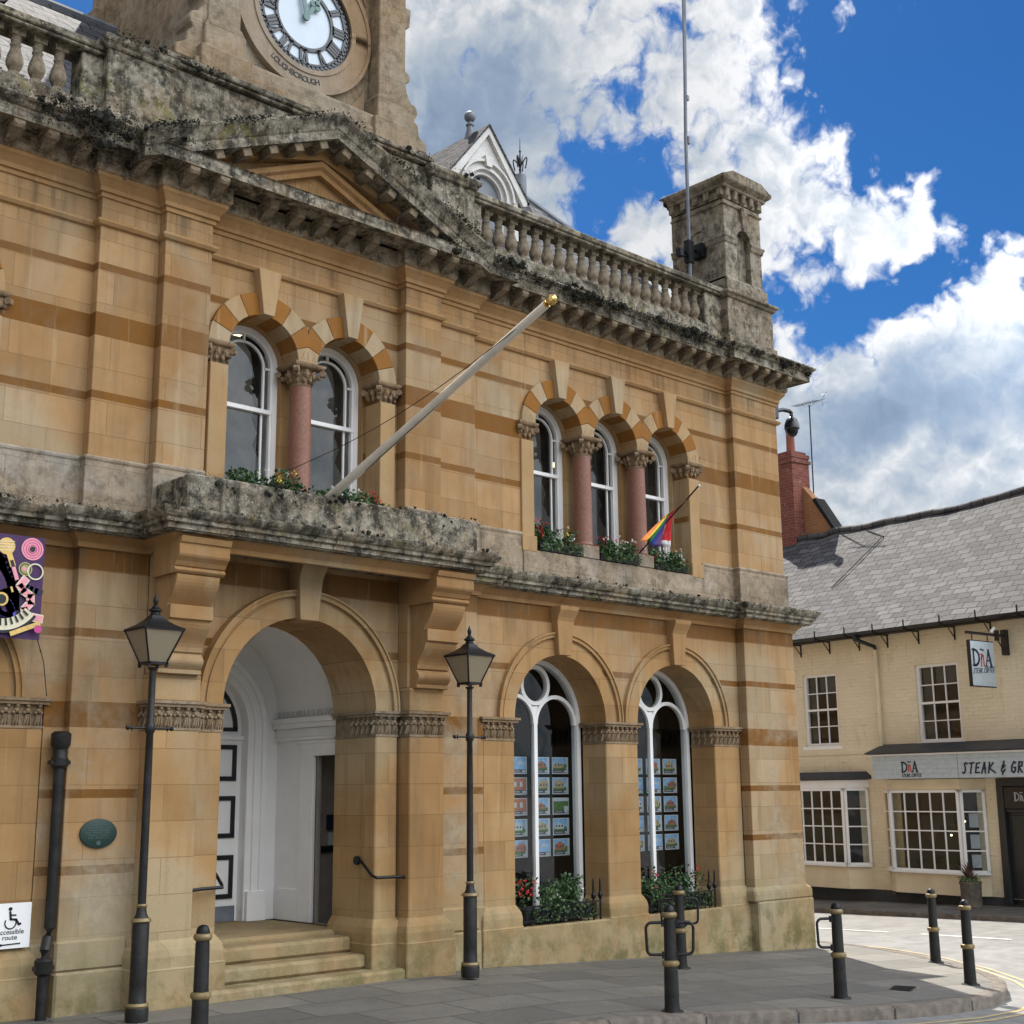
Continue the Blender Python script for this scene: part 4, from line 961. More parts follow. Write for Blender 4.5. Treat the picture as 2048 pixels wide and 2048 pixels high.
# -- parapet, balustrade
par = MB()
for sx in (1, -1):
    a, b2 = (9.49, 15.2) if sx > 0 else (mir(15.2), mir(9.49))
    par.box(a, b2, -.06, .36, 8.15, 8.42); par.box(a, b2, -.02, .32, 8.42, 8.60)
    a, b2 = (14.80, 15.2) if sx > 0 else (mir(15.2), mir(14.80)); par.box(a, b2, .01, .26, 8.60, 9.13)
    a, b2 = (CX + P2b - .04, CX + P1b + .02) if sx > 0 else (CX - P1b - .02, CX - P2b + .04)
    par.box(a, b2, -.11, .36, 8.15, 9.21); par.sweep([(a, .36), (a, -.11), (b2, -.11), (b2, .36)], [(0, 9.19), (.03, 9.20), (.04, 9.24), (.07, 9.26), (.07, 9.32), (-.1, 9.335), (-.1, 9.19)]); par.box(a + .05, b2 - .05, -.06, .36, 9.2, 9.33)
    a, b2 = (10.12, 10.36) if sx > 0 else (mir(10.36), mir(10.12)); par.box(a, b2, .01, .26, 8.60, 9.13)
    a, b2 = (10.12, 15.24) if sx > 0 else (mir(15.24), mir(10.12)); par.box(a, b2, -.04, .31, 9.13, 9.17); par.box(a, b2, -.06, .33, 9.17, 9.25)
par.box(CX - 1.80, CX + 1.80, -.02, .30, 8.15, 9.32); par.box(CX - 1.80, CX + 1.80, -.075, .34, 9.33, 9.37); par.box(CX - 1.80, CX + 1.80, -.10, .36, 9.37, 9.44)
bal = par.build('balustrade', M['ledge'], TH, bevel=.012)
bm_ = MB(); bm_.sqlathe((0, 0, 0), [(.078, 0), (.078, .06)])
bm_.lathe((0, 0, 0), [(.05, .06), (.055, .08), (.045, .10), (.075, .16), (.085, .20), (.078, .25), (.055, .32), (.045, .36), (.055, .385), (.042, .40), (.055, .45), (.06, .47)], 12)
bm_.sqlathe((0, 0, 0), [(.066, .47), (.07, .53)])
bl0 = bm_.build('baluster', M['stack'], bal, smooth=40, loc=(0, 0, 0))
k = 0
for sx in (1, -1):
    for j in range(20):
        x = CX + sx * (2.84 + j * .2185); p = (x, .135, 8.60)
        if k == 0: bl0.location = p
        else: copy_part(bl0, bal, p, rot=(0, 0, 0))
        k += 1

# -- stone stack at the right-hand corner (and its twin on the left)
def stack(x0, x1, main=True):
    m_ = MB(); yf, yr = -.12, 1.06
    m_.box(x0 - .10, x1 + .10, yf, yr, 8.15, 9.12); m_.box(x0 - .13, x1 + .13, yf - .04, yr + .03, 8.15, 8.50)
    m_.sweep([(x0 - .10, yr), (x0 - .10, yf), (x1 + .10, yf), (x1 + .10, yr)], [(0, 9.10), (.03, 9.11), (.05, 9.15), (.08, 9.165), (.08, 9.20), (0, 9.235)]); m_.box(x0 - .1, x1 + .1, yf, yr, 9.12, 9.22)
    yf2 = -.04; yr2 = 1.0; xm = (x0 + x1) / 2; ym = .48
    m_.box(x0 - .05, x1 + .05, yf2 - .05, yr2 + .03, 9.2, 9.44); m_.prism([(yf2 - .048, 9.43), (yf2, 9.50), (yr2, 9.50), (yr2 + .028, 9.43)], 'x', x0, x1)
    # shaft with arched niches front and sides
    m_.arch_wall(x0, x1, 9.3, 10.78, yf2, [(xm, .17, 10.16, 9.46)]); m_.soffit(xm, 10.16, .17, 9.46, yf2, yf2 + .10)
    m_.box(x0 + .02, x1 - .02, yf2 + .10, yr2 - .02, 9.3, 10.78)
    for xs, sg in ((x0, -1), (x1, 1)):
        n0 = len(m_.v); m_.arch_wall(yf2, yr2, 9.3, 10.78, 0, [(ym, .20, 10.16, 9.46)]); m_.soffit(ym, 10.16, .20, 9.46, 0, .08)
        for i in range(n0, len(m_.v)):
            a, b2, c = m_.v[i]; m_.v[i] = (xs - sg * (b2 if b2 < .05 else .04), a, c)
    m_.quad((x0, yr2, 9.3), (x1, yr2, 9.3), (x1, yr2, 10.78), (x0, yr2, 10.78))
    m_.sweep([(x0, yr2), (x0, yf2), (xm - .17, yf2)], [(0, 10.05), (.02, 10.06), (.03, 10.11), (.045, 10.14), (.045, 10.16), (0, 10.18)]); m_.sweep([(xm + .17, yf2), (x1, yf2), (x1, yr2)], [(0, 10.05), (.02, 10.06), (.03, 10.11), (.045, 10.14), (.045, 10.16), (0, 10.18)])
    m_.ring(xm, 10.16, .17, .30, 0, 180, yf2 - .02, yf2 + .03, 20); m_.prism([(xm - .04, 10.30), (xm + .04, 10.30), (xm + .085, 10.70), (xm - .085, 10.70)], 'y', yf2 - .06, yf2 + .03)
    m_.sweep([(x0, yr2), (x0, yf2), (x1, yf2), (x1, yr2)], [(0, 10.66), (.025, 10.67), (.03, 10.70), (0, 10.71)])
    for xs in (x0, x1):
        for yy in (-.0, .25, .48, .71, .95): m_.box(xs - .06, xs + .06, yy - .05, yy + .05, 10.80, 10.93)
    for k in range(5):
        xx = x0 + .06 + (x1 - x0 - .12) * k / 4; m_.prism([(yf2, 10.76), (yf2 - .05, 10.80), (yf2 - .065, 10.93), (yf2, 10.93)], 'x', xx - .045, xx + .045)
    m_.box(x0 + .0, x1 - .0, yf2, yr2, 10.75, 11.0)
    m_.sweep([(x0, yr2), (x0, yf2), (x1, yf2), (x1, yr2), (x0, yr2)], [(0, 10.92), (.07, 10.93), (.08, 10.97), (.12, 11.0), (.15, 11.03), (.15, 11.09), (0, 11.12)], ends=False)
    m_.prism([(x0 - .14, 11.085), (x1 + .14, 11.085), (x1 - .1, 11.20), (x0 + .1, 11.20)], 'y', yf2 - .14, yr2 + .14)
    m_.build('chimney_stack', M['stack'], TH, bevel=.008)
stack(15.28, 16.20); stack(mir(16.20), mir(15.28))

# -- main roof, dormers, finials
def slope_uv(o_, ux, vz):
    o_ = Vector(o_); ux = Vector(ux).normalized(); vz = Vector(vz).normalized()
    return lambda co, n: ((co - o_).dot(ux), (co - o_).dot(vz))
RY, RZ, RX = 2.6, 11.19, 13.5; EY, EZ = .38, 8.60
xl_, xr_ = mir(15.95), 15.95; rl = mir(RX)
rf = MB(); rf.face([(xl_, EY, EZ), (xr_, EY, EZ), (RX, RY, RZ), (rl, RY, RZ)]); rf.face([(xl_, 7.4, EZ), (xr_, 7.4, EZ), (RX, RY, RZ), (rl, RY, RZ)])
roof = rf.build('roof', M['slate'], TH, uvf=slope_uv((0, EY, EZ), (1, 0, 0), (0, RY - EY, RZ - EZ)))
rf = MB(); rf.face([(xr_, EY, EZ), (xr_, 7.4, EZ), (RX, RY, RZ)]); rf.face([(xl_, EY, EZ), (xl_, 7.4, EZ), (rl, RY, RZ)])
rf.build('hip_roof', M['slate'], TH, uvf=lambda co, n: (co.y, co.z * 1.3))
h_ = MB()
for xa, xb in ((RX, xr_), (rl, xl_)): h_.tube([(xa, RY, RZ), (xb, EY, EZ)], .045, 6)
h_.tube([(rl, RY, RZ), (RX, RY, RZ)], .05, 6); h_.build('ridge_capping', M['lead'], TH)
def finial_flower(x, y, z):
    m_ = MB(); m_.lathe((x, y, z), [(.10, -.15), (.10, .20), (.09, .27), (.04, .28)], 14)
    m_.lathe((x, y, z + .27), [(.02, 0), (.028, .03), (.014, .06), (.024, .10), (.012, .14), (.01, .40), (.02, .42), (.008, .45), (.003, .66)], 8, 1)
    for k in range(4):
        a = k * PI / 2 + .4; c, d = math.cos(a), math.sin(a); pts = []
        for j in range(9): 
            t = j / 8; rr = .02 + .10 * math.sin(t * PI * .75); zz = .40 + .12 * math.sin(t * PI) + (.05 - .16 * max(0, t - .55)); pts.append((x + c * rr, y + d * rr, z + zz))
        m_.tube(pts, .011, 5, 1)
        m_.tube([(x, y, z + .37), (x + c * .03, y + d * .03, z + .5), (x + c * .055, y + d * .055, z + .62)], [.012, .008, .003], 5, 1)
    m_.build('roof_finial', [M['lead'], M['iron']], TH, smooth=45)
finial_flower(RX, RY, RZ + .05); finial_flower(rl, RY, RZ + .05)
def dormer(xc):
    yf = 1.15; hw = .63; ze = 10.18; za = 10.98; m_ = MB()
    pts = [(xc - .35 * math.cos(PI * k / 20), 10.02 + .35 * math.sin(PI * k / 20)) for k in range(21)]
    top = lambda x: ze + (za - ze) * (1 - abs(x - xc) / hw) - .0
    # gable face with lunette opening
    xs_ = [xc - hw, xc - .35] ; m_.face([(xc - hw, yf, 9.5), (xc - .35, yf, 9.5), (xc - .35, yf, top(xc - .35)), (xc - hw, yf, ze)]); m_.face([(xc + .35, yf, 9.5), (xc + hw, yf, 9.5), (xc + hw, yf, ze), (xc + .35, yf, top(xc + .35))])
    for a, b2 in zip(pts, pts[1:]): m_.quad((a[0], yf, a[1]), (b2[0], yf, b2[1]), (b2[0], yf, top(b2[0])), (a[0], yf, top(a[0])))
    m_.soffit(xc, 10.02, .35, 9.5, yf, yf + .15)
    m_.ring(xc, 10.02, .30, .355, 0, 180, yf + .02, yf + .12, 20); m_.ring(xc, 10.02, .36, .40, 0, 180, yf - .03, yf, 20); m_.ring(xc, 10.02, .47, .51, 0, 180, yf - .05, yf, 20)
    for sx in (-1, 1): m_.box(xc + sx * .30, xc + sx * .355, yf + .02, yf + .12, 9.5, 10.02); m_.box(xc + sx * .36, xc + sx * .40, yf - .03, yf, 9.5, 10.02)
    m_.prism([(xc - .05, 10.42), (xc + .05, 10.42), (xc + .075, 10.58), (xc - .075, 10.58)], 'y', yf - .07, yf)
    for sx in (-1, 1):
        m_.prism([(xc + sx * (hw + .02), ze - .16), (xc + sx * (hw + .10), ze - .13), (xc + sx * (hw + .10), ze - .03), (xc, za + .06), (xc, za - .06)], 'y', yf - .06, yf - .005)
        x0, x1 = sorted((xc + sx * hw, xc + sx * (hw - .03))); m_.box(x0, x1, yf, 2.2, 9.3, ze)
    d = m_.build('dormer', M['white_old'], TH, bevel=.004)
    g2 = MB(); g2.face([(xc - .3, yf + .08, 9.5), (xc + .3, yf + .08, 9.5)] + [(xc + .3 * math.cos(PI * k / 16), yf + .08, 10.02 + .3 * math.sin(PI * k / 16)) for k in range(17)])
    g2.build('pane', M['lead'], d, loc=(0, 0, 0))
    r2 = MB()
    for sx in (-1, 1):
        r2.loft([[(xc + sx * (hw + .13), yf - .08, ze - .10), (xc, yf - .08, za + .06), (xc, yf - .08, za + .10), (xc + sx * (hw + .13), yf - .08, ze - .06)], [(xc + sx * (hw + .13), 3.0, ze - .10), (xc, 3.0, za + .06), (xc, 3.0, za + .10), (xc + sx * (hw + .13), 3.0, ze - .06)]])
    r2.build('dormer_roof', M['slate'], d, loc=(0, 0, 0), uvf=lambda co, n: (co.y, (co.z) * 1.6))
    f2 = MB(); z0 = za + .04; f2.lathe((xc, yf + .35, z0), [(.09, -.06), (.05, .13), (.042, .18), (.06, .19), (.06, .205), (.035, .22), (.03, .27)], 12); f2.sphere((xc, yf + .35, z0 + .33), .085, 14)
    f2.build('ball_finial', M['lead'], d, smooth=50, loc=(0, 0, 0))
dormer(11.47); dormer(mir(11.47))

# -- clock tower
TX = 7.84; m_ = MB(); ty0, ty1 = .12, 3.1; tw = 1.37
m_.box(TX - tw + .10, TX + tw - .10, ty0 + .23, ty1 - .1, 8.8, 14.5)
for sx in (-1, 1):
    for y0, y1 in ((ty0, ty0 + .42), (ty1 - .42, ty1)):
        x0, x1 = sorted((TX + sx * tw, TX + sx * (tw - .41))); m_.box(x0, x1, y0, y1, 8.8, 14.5)
        m_.box(x0 - .05, x1 + .05, y0 - .05, y1 + .05, 8.8, 10.06); m_.prism([(x0 - .047, 10.055), (x1 + .047, 10.055), (x1 + .004, 10.14), (x0 - .004, 10.14)], 'y', y0 - .035, y1 + .035)
        m_.box(x0 - .11, x1 + .11, y0 - .09, y1 + .09, 8.8, 9.78)
    # scroll buttresses on the flanks
    for y0, y1 in ((ty0 + .02, ty0 + .36), (ty1 - .38, ty1 - .04)):
        pr = [(tw - .02, 9.6), (tw + .36, 9.6), (tw + .36, 9.72), (tw + .24, 9.80), (tw + .22, 9.93), (tw + .16, 9.98)]
        pr += [(tw + .12 + .09 * math.cos(t), 10.10 + .10 * math.sin(t)) for t in [(-.9 + 2.6 * k / 8) for k in range(9)]]
        pr += [(tw + .05, 10.30), (tw + .02, 10.42)] + [(tw + .02 + .07 * math.cos(t), 10.52 + .075 * math.sin(t)) for t in [(-1.2 + 2.7 * k / 8) for k in range(9)]] + [(tw - .02, 10.66)]
        m_.prism([(TX + sx * a, b2) for a, b2 in pr], 'y', y0, y1)
m_.box(TX - tw - .16, TX + tw + .16, ty0 - .06, ty1 + .1, 8.6, 9.62)
m_.prism([(ty0 - .02, 9.62), (ty0 - .02, 9.80), (ty0 + .24, 9.96), (ty0 + .24, 9.62)], 'x', TX - tw + .4, TX + tw - .4)
for sx in (-1, 1):      # corbel brackets high on the flanks
    for yy in (ty0 + .2, ty1 - .2): m_.prism([(TX + sx * (tw - .02), 11.15), (TX + sx * (tw + .10), 11.25), (TX + sx * (tw + .12), 11.5), (TX + sx * (tw - .02), 11.5)], 'y', yy - .15, yy + .15)
tower = m_.build('clock_tower', M['tower'], TH, bevel=.012)
DY = ty0 + .23; DZ = 10.815; DR = .655
m_ = MB(); m_.ring(TX, DZ, DR + .015, .93, 0, 360, DY - .07, DY + .02, 56); m_.ring(TX, DZ, .90, .945, 0, 360, DY - .085, DY + .02, 56); m_.ring(TX, DZ, DR, DR + .06, 0, 360, DY - .085, DY + .02, 56)
for sx in (-1, 1):
    for sz in (-1, 1):
        m_.prism([(TX + sx * .90, DZ + sz * .98), (TX + sx * .52, DZ + sz * .98), (TX + sx * .70, DZ + sz * .86), (TX + sx * .85, DZ + sz * .68), (TX + sx * .90, DZ + sz * .55)], 'y', DY - .02, DY + .01)
m_.build('dial_surround', M['tower_pale'], tower, loc=(0, 0, 0), smooth=30)
m_ = MB(); m_.lathe((0, 0, 0), [(DR, 0), (DR, .01)], 64)
for i in range(len(m_.v)): x, y, z = m_.v[i]; m_.v[i] = (TX + x, DY - .02 - z, DZ + y)
dial = m_.build('clock_dial', M['dial'], tower, loc=(0, 0, 0))
m_ = MB(); yA, yB = DY - .05, DY - .03
m_.ring(TX, DZ, .37, .415, 0, 360, yA, yB, 60); m_.ring(TX, DZ, .565, .592, 0, 360, yA, yB, 60); m_.ring(TX, DZ, .626, .668, 0, 360, yA, yB, 60)
for k in range(60): m_.ring(TX, DZ, .585, .64, 6 * k - 1.25, 6 * k + 1.25, yA, yB, 1)
NUM = {1: 'I', 2: 'II', 3: 'III', 4: 'IIII', 5: 'V', 6: 'VI', 7: 'VII', 8: 'VIII', 9: 'IX', 10: 'X', 11: 'XI', 12: 'XII'}
for h, s in NUM.items():
    a = R(90 - 30 * h); er = Vector((math.cos(a), math.sin(a))); et = Vector((math.sin(a), -math.cos(a)))      # up = outwards, right = clockwise
    wd = {'I': .042, 'V': .085, 'X': .085}; tot = sum(wd[c] for c in s); u = -tot / 2
    def q(u_, v_): p = er * v_ + et * u_; return (TX + p.x, DZ + p.y)
    for c in s:
        w_ = wd[c]; r0, r1 = .40, .575
        if c == 'I': m_.stroke([q(u + w_ / 2, r0), q(u + w_ / 2, r1)], .033, yA, yB)
        elif c == 'V': m_.stroke([q(u + .012, r1), q(u + w_ / 2, r0)], .034, yA, yB); m_.stroke([q(u + w_ - .012, r1), q(u + w_ / 2, r0)], .014, yA, yB)
        else: m_.stroke([q(u + .010, r1), q(u + w_ - .010, r0)], .034, yA, yB); m_.stroke([q(u + w_ - .01, r1), q(u + .01, r0)], .014, yA, yB)
        u += w_
    m_.stroke([q(-tot / 2, .408), q(tot / 2, .408)], .016, yA, yB)
m_.build('numeral_ring', M['black_paint'], tower, loc=(0, 0, 0))
def hand(name, deg, L, short):
    m_ = MB(); a = R(90 - deg); er = Vector((math.cos(a), math.sin(a))); et = Vector((-er.y, er.x)); yy = DY - (.075 if short else .085)
    def q(v_, u_): p = er * v_ + et * u_; return (TX + p.x, DZ + p.y)
    m_.prism([q(0, -.022), q(L * .55, -.032 if not short else -.028), q(L, 0), q(L * .55, .032 if not short else .028), q(0, .022)], 'y', yy, yy + .012)
    if short:
        for v_, u_ in ((.24, .038), (.24, -.038), (.285, 0)):
            p = q(v_, u_); m_.ring(p[0], p[1], .0, .042, 0, 360, yy - .004, yy + .014, 12)
    m_.ring(TX, DZ, 0, .045, 0, 360, yy - .006, yy + .012, 14)
    m_.build(name, M['teal_metal'], tower, loc=(0, 0, 0))
hand('hour_hand', 32, .40, True); hand('minute_hand', 350, .58, False)
word = "LOUGHBOROUGH"
for i, ch in enumerate(word):
    a = R(-123 + 46 * i / (len(word) - 1)); mt = Matrix.Translation((TX + .80 * math.cos(a), DY - .072, DZ + .80 * math.sin(a))) @ Matrix.Rotation(-(a + PI / 2), 4, 'Y') @ Matrix.Rotation(PI / 2, 4, 'X') @ Matrix.Translation((0, -.03, 0))
    o = text_obj('dial_letter', ch, .10, M['iron'], tower, mt, .004); o.location = (0, 0, 0)

# -- moss and weeds along the ledges
rnd = random.Random(11); m_ = MB()
def mossline(x0, x1, y, z, n, spread=.1, drop=.12, size=.035, clump=.35):
    x = x0
    cl = [(rnd.uniform(x0, x1), rnd.uniform(.12, .5)) for _ in range(max(2, int((x1 - x0) * 1.6)))]
    for k in range(n):
        c = rnd.choice(cl); xx = rnd.gauss(c[0], c[1] * clump)
        if not x0 < xx < x1: continue
        leaf(m_, (xx, y + rnd.gauss(0, spread), z - abs(rnd.gauss(0, drop))), size * rnd.uniform(.5, 1.3), 1 if rnd.random() < .28 else 0, rnd)
cush = []
def mossbank(x0, x1, y, z, dens, spread=.08, drop=.10, size=.034):     # dense growth whose thickness wanders along the ledge
    ph = rnd.uniform(0, 9)
    for k in range(int((x1 - x0) * dens * .03)):
        x = rnd.uniform(x0, x1); t = .5 + .28 * math.sin(x * 3.1 + ph) + .22 * math.sin(x * 8.3 + ph * 2)
        if rnd.random() < t: cush.append((x, y + rnd.gauss(0, spread * .7), z - abs(rnd.gauss(0, drop * .9)) * (.2 + t) + .01, size * rnd.uniform(.5, 1.25) * (.5 + t)))
    for k in range(int((x1 - x0) * dens * 1.5)):
        x = rnd.uniform(x0, x1); t = .5 + .28 * math.sin(x * 3.1 + ph) + .22 * math.sin(x * 8.3 + ph * 2) + .15 * math.sin(x * 19 + ph)
        if rnd.random() > t * 1.1: continue
        leaf(m_, (x, y + rnd.gauss(0, spread), z - abs(rnd.gauss(0, drop)) * (.35 + t)), size * .62 * rnd.uniform(.5, 1.3), 1 if rnd.random() < .12 else 0, rnd)
mossbank(.2, 4.6, -.50, 8.18, 420); mossbank(4.5, 6.2, -.56, 8.19, 1500, .10, .13); mossbank(4.9, 5.8, -.40, 8.05, 1200, .12, .12, .04)
mossbank(9.2, 10.5, -.60, 8.16, 1100, .07, .11); mossbank(10.4, 15.1, -.47, 8.16, 1050, .05, .075); mossbank(10.4, 15.1, -.30, 8.26, 350, .08, .03, .025); mossbank(15.1, 16.58, -.55, 8.165, 900, .04, .06)
for k in range(420):
    leaf(m_, (XR + .55 + rnd.gauss(0, .02), rnd.uniform(-.45, 2), 8.175 - abs(rnd.gauss(0, .04))), .02, 0, rnd)
for sx in (-1, 1):
    for k in range(1500):       # along the raking cornice
        t = rnd.random() ** .7; q = .5 + .5 * math.sin(t * 17 + sx)
        if rnd.random() > q: continue
        leaf(m_, (CX + sx * half * t, -.68 + rnd.gauss(0, .05), apex - (apex - zb_) * t - .0 - abs(rnd.gauss(0, .04))), .028, 0 if rnd.random() < .85 else 1, rnd)
mossbank(5.3, 6.5, -.20, 9.34, 700, .06, .05, .03); mossbank(8.9, 10.1, -.20, 9.34, 500, .06, .05, .025)
mossbank(5.95, 9.5, -.90, 4.79, 520, .03, .07, .018); mossbank(5.95, 7.6, -.91, 4.70, 500, .02, .10, .018); mossbank(5.7, 9.7, -.97, 4.44, 420, .03, .035, .016)
mossbank(4.2, 5.9, -.33, 4.455, 700, .05, .03, .018); mossbank(9.6, 16.6, -.26, 4.447, 520, .045, .02, .014)
for k in range(260): leaf(m_, (rnd.uniform(16.2, 16.62), rnd.uniform(-.40, 1.5), 4.435), .022, rnd.randint(0, 1), rnd)
for (x, y, z, r_) in cush:
    n0 = len(m_.v); m_.sphere((x, y, z), r_, 6, 0, .8)
    for i in range(n0, len(m_.v)): v = m_.v[i]; m_.v[i] = (v[0] + rnd.gauss(0, r_ * .22), v[1] + rnd.gauss(0, r_ * .22), v[2] + rnd.gauss(0, r_ * .22))
mo = m_.build('moss_growth', [M['moss'], M['moss2']], TH); mo['kind'] = 'stuff'

# ------------------------------------------------------------------ street lamps
def street_lamp():
    t = thing('street_lamp', 'black lamp post with four-sided lantern standing left of the arched entrance', 'street lamp', (5.66, -.86, 0), group='black lamp posts before the town hall')
    m_ = MB(); m_.lathe((0, 0, 0), [(.095, 0), (.098, .10), (.09, .12), (.074, .15), (.072, .30), (.072, .79), (.068, .80)], 12); m_.lathe((0, 0, 0), [(.066, .83), (.046, .87), (.04, .92)], 16)
    m_.lathe((0, 0, 0), [(.036, .94), (.034, 2.0), (.030, 2.38), (.042, 2.40), (.046, 2.43), (.042, 2.46), (.030, 2.48), (.028, 2.93), (.05, 2.96)], 14)
    m_.build('post', M['iron_dusty'], t, smooth=35)
    for pr in ([(.09, .115), (.098, .13), (.09, .15)], [(.074, .795), (.094, .81), (.078, .835)], [(.04, .92), (.052, .935), (.04, .95)]):
        m_ = MB(); m_.lathe((0, 0, 0), pr, 18); m_.build('gold_collar', M['gold'], t, smooth=40)
    m_ = MB(); m_.tube([(-.21, 0, 2.43), (.21, 0, 2.43)], .010, 8)
    for sx in (-1, 1): m_.sphere((sx * .21, 0, 2.43), .022, 8); m_.lathe((sx * .17, 0, 2.43), [(.001, -.03), (.014, 0), (.001, .03)], 6)
    m_.build('ladder_bar', M['iron'], t, smooth=40)
    b0, b1, z0, z1 = .085, .185, 3.0, 3.285
    m_ = MB()
    for sx in (-1, 1):
        for sy in (-1, 1): m_.tube([(sx * b0, sy * b0, z0), (sx * b1, sy * b1, z1)], .009, 6); m_.box(sx * b0 - .012, sx * b0 + .012, sy * b0 - .012, sy * b0 + .012, z0 - .04, z0)
    m_.box(-b0 - .012, b0 + .012, -b0 - .012, b0 + .012, z0 - .015, z0 + .006)
    m_.sqlathe((0, 0, 0), [(b1 + .012, z1 - .005), (b1 + .014, z1 + .014), (b1 - .0, z1 + .02)]); m_.build('lantern_frame', M['iron'], t)
    m_ = MB(); m_.loft([[(-b0, -b0, z0 + .006), (b0, -b0, z0 + .006), (b0, b0, z0 + .006), (-b0, b0, z0 + .006)], [(-b1, -b1, z1 - .002), (b1, -b1, z1 - .002), (b1, b1, z1 - .002), (-b1, b1, z1 - .002)]], caps=False)
    m_.build('lantern_glass', M['lamp_glass'], t)
    m_ = MB(); m_.sqlathe((0, 0, 0), [(b1 + .008, z1 + .018), (.125, z1 + .055), (.07, z1 + .10), (.048, z1 + .135)]); m_.build('lantern_roof', M['iron'], t, smooth=25)
    m_ = MB(); m_.lathe((0, 0, z1), [(.05, .13), (.05, .145), (.042, .15), (.04, .165), (.058, .175), (.058, .19), (.035, .205), (.025, .225), (.014, .23), (.02, .25), (.024, .27), (.014, .305), (.006, .32), (.001, .34)], 14); m_.build('finial', M['iron'], t, smooth=35)
    return t
lamp0 = street_lamp()
copy_thing(lamp0, (9.375, -.86, 0), 'black lamp post with four-sided lantern standing between entrance and arched shop windows')

# ------------------------------------------------------------------ bollards
def bollard(label, loc, rz, handles):
    t = thing('bollard', label, 'bollard', loc, rz, group='black and gold bollards on the pavement')
    m_ = MB(); m_.lathe((0, 0, 0), [(.105, -.12), (.105, .0), (.10, .012), (.072, .016), (.068, .05), (.063, .40), (.058, .43), (.054, .79), (.05, .82)], 20); m_.build('shaft', M['iron_dusty'], t, smooth=35)
    m_ = MB(); m_.lathe((0, 0, 0), [(.063, .39), (.075, .40), (.081, .418), (.075, .437), (.058, .445)], 20); m_.build('gold_ring', M['gold'], t, smooth=45)
    m_ = MB(); m_.lathe((0, 0, 0), [(.055, .815), (.068, .825), (.073, .845), (.066, .862), (.056, .868)], 20); m_.build('gold_ring', M['gold'], t, smooth=45)
    m_ = MB(); m_.lathe((0, 0, 0), [(.054, .862), (.052, .885), (.044, .91), (.028, .927), (.001, .933)], 18); m_.build('cap', M['iron'], t, smooth=50)
    for sx in handles:
        m_ = MB(); pts = [(.05, .775), (.16, .775)] + [(.165 + .055 * math.sin(PI * k / 12), .72 + .055 * math.cos(PI * k / 12)) for k in range(1, 7)] + [(.215, .58)] + [(.165 + .05 * math.cos(PI * k / 12), .545 - .05 * math.sin(PI * k / 12)) for k in range(1, 7)] + [(.05, .492)]
        m_.tube([(sx * a, 0, b2) for a, b2 in pts], .014, 8); m_.box(sx * .045, sx * .075, -.02, .02, .46, .52); m_.box(sx * .045, sx * .075, -.02, .02, .74, .80)
        m_.build('handle', M['iron_dusty'], t, smooth=50)
    return t
b_plain = bollard('black bollard with gold rings close in front of the entrance steps, left of all others', (5.45, -2.25, -.05), 0, ())
b_two = bollard('black bollard with a hoop handle on each side, standing nearest the viewer in mid pavement', (9.65, -3.32, gz(9.65, -3.32)), R(-38), (-1, 1))
bollard('black bollard with only one hoop handle, on its left side', (12.03, -3.52, gz(12.03, -3.52)), R(-30), (-1,))
copy_thing(b_two, (12.38, -1.14, gz(12.38, -1.14)), 'black bollard with hoop handles half hidden behind another one, close to the shop window', R(-40))
copy_thing(b_plain, (16.3, -2.13, gz(16.3, -2.13)), 'slim black bollard in the sunlit patch, farther back beside the road', 0)
copy_thing(b_plain, (14.52, -3.58, gz(14.52, -3.58)), 'black bollard at the rounded kerb corner, rightmost, with its shadow on sunlit paving', 0)

t = thing('drain_cover', 'small dark iron grating set in the paving near the kerb', 'drain cover', (13.35, -3.42, gz(13.35, -3.42)), R(20))
m_ = MB(); m_.box(-.21, .21, -.15, .15, -.02, .006); m_.build('frame', M['kerb'], t, bevel=.004)
m_ = MB(); m_.box(-.18, .18, -.12, .12, .0, .008)
for k in range(9): m_.box(-.17 + k * .04, -.155 + k * .04, -.11, .11, .008, .013)
m_.build('grate', M['iron_dusty'], t)
# ------------------------------------------------------------------ flagpole, rainbow flag, mast, camera
t = thing('flagpole', 'bare white flagpole with gilt knob leaning out from the balcony', 'flagpole', (7.68, -.60, 4.84))
m_ = MB(); a, b2 = Vector((0, .25, -.1)), Vector((.03, -3.2, 1.19)); m_.tube([a + (b2 - a) * k / 8 for k in range(9)], [.048 - .012 * k / 8 for k in range(9)], 16); m_.build('pole', simple('cream_pole_paint', (.74, .68, .58), .5, var=.08), t, smooth=40)
m_ = MB(); d = (b2 - a).normalized(); m_.tube([b2 - d * .01, b2 + d * .02], .034, 12); m_.tube([b2 + d * (.02 + .055 - .055 * math.cos(PI * k / 8)) for k in range(9)], [max(.002, .052 * math.sin(PI * k / 8)) for k in range(9)], 8, caps=True); m_.build('gilt_knob', M['bright_gold'], t, smooth=20)
m_ = MB(); p0 = a + (b2 - a) * .98; pts = []
for k in range(13):
    u = k / 12; p = p0 + (Vector((-.42, .45, .22)) - p0) * u; p.z -= .16 * math.sin(PI * u); pts.append(p)
m_.tube(pts, .004, 5); m_.tube([p0 - Vector((0, 0, .02)), a + (b2 - a) * .25 - Vector((0, 0, .06))], .004, 5); m_.build('halyard', M['black_paint'], t)

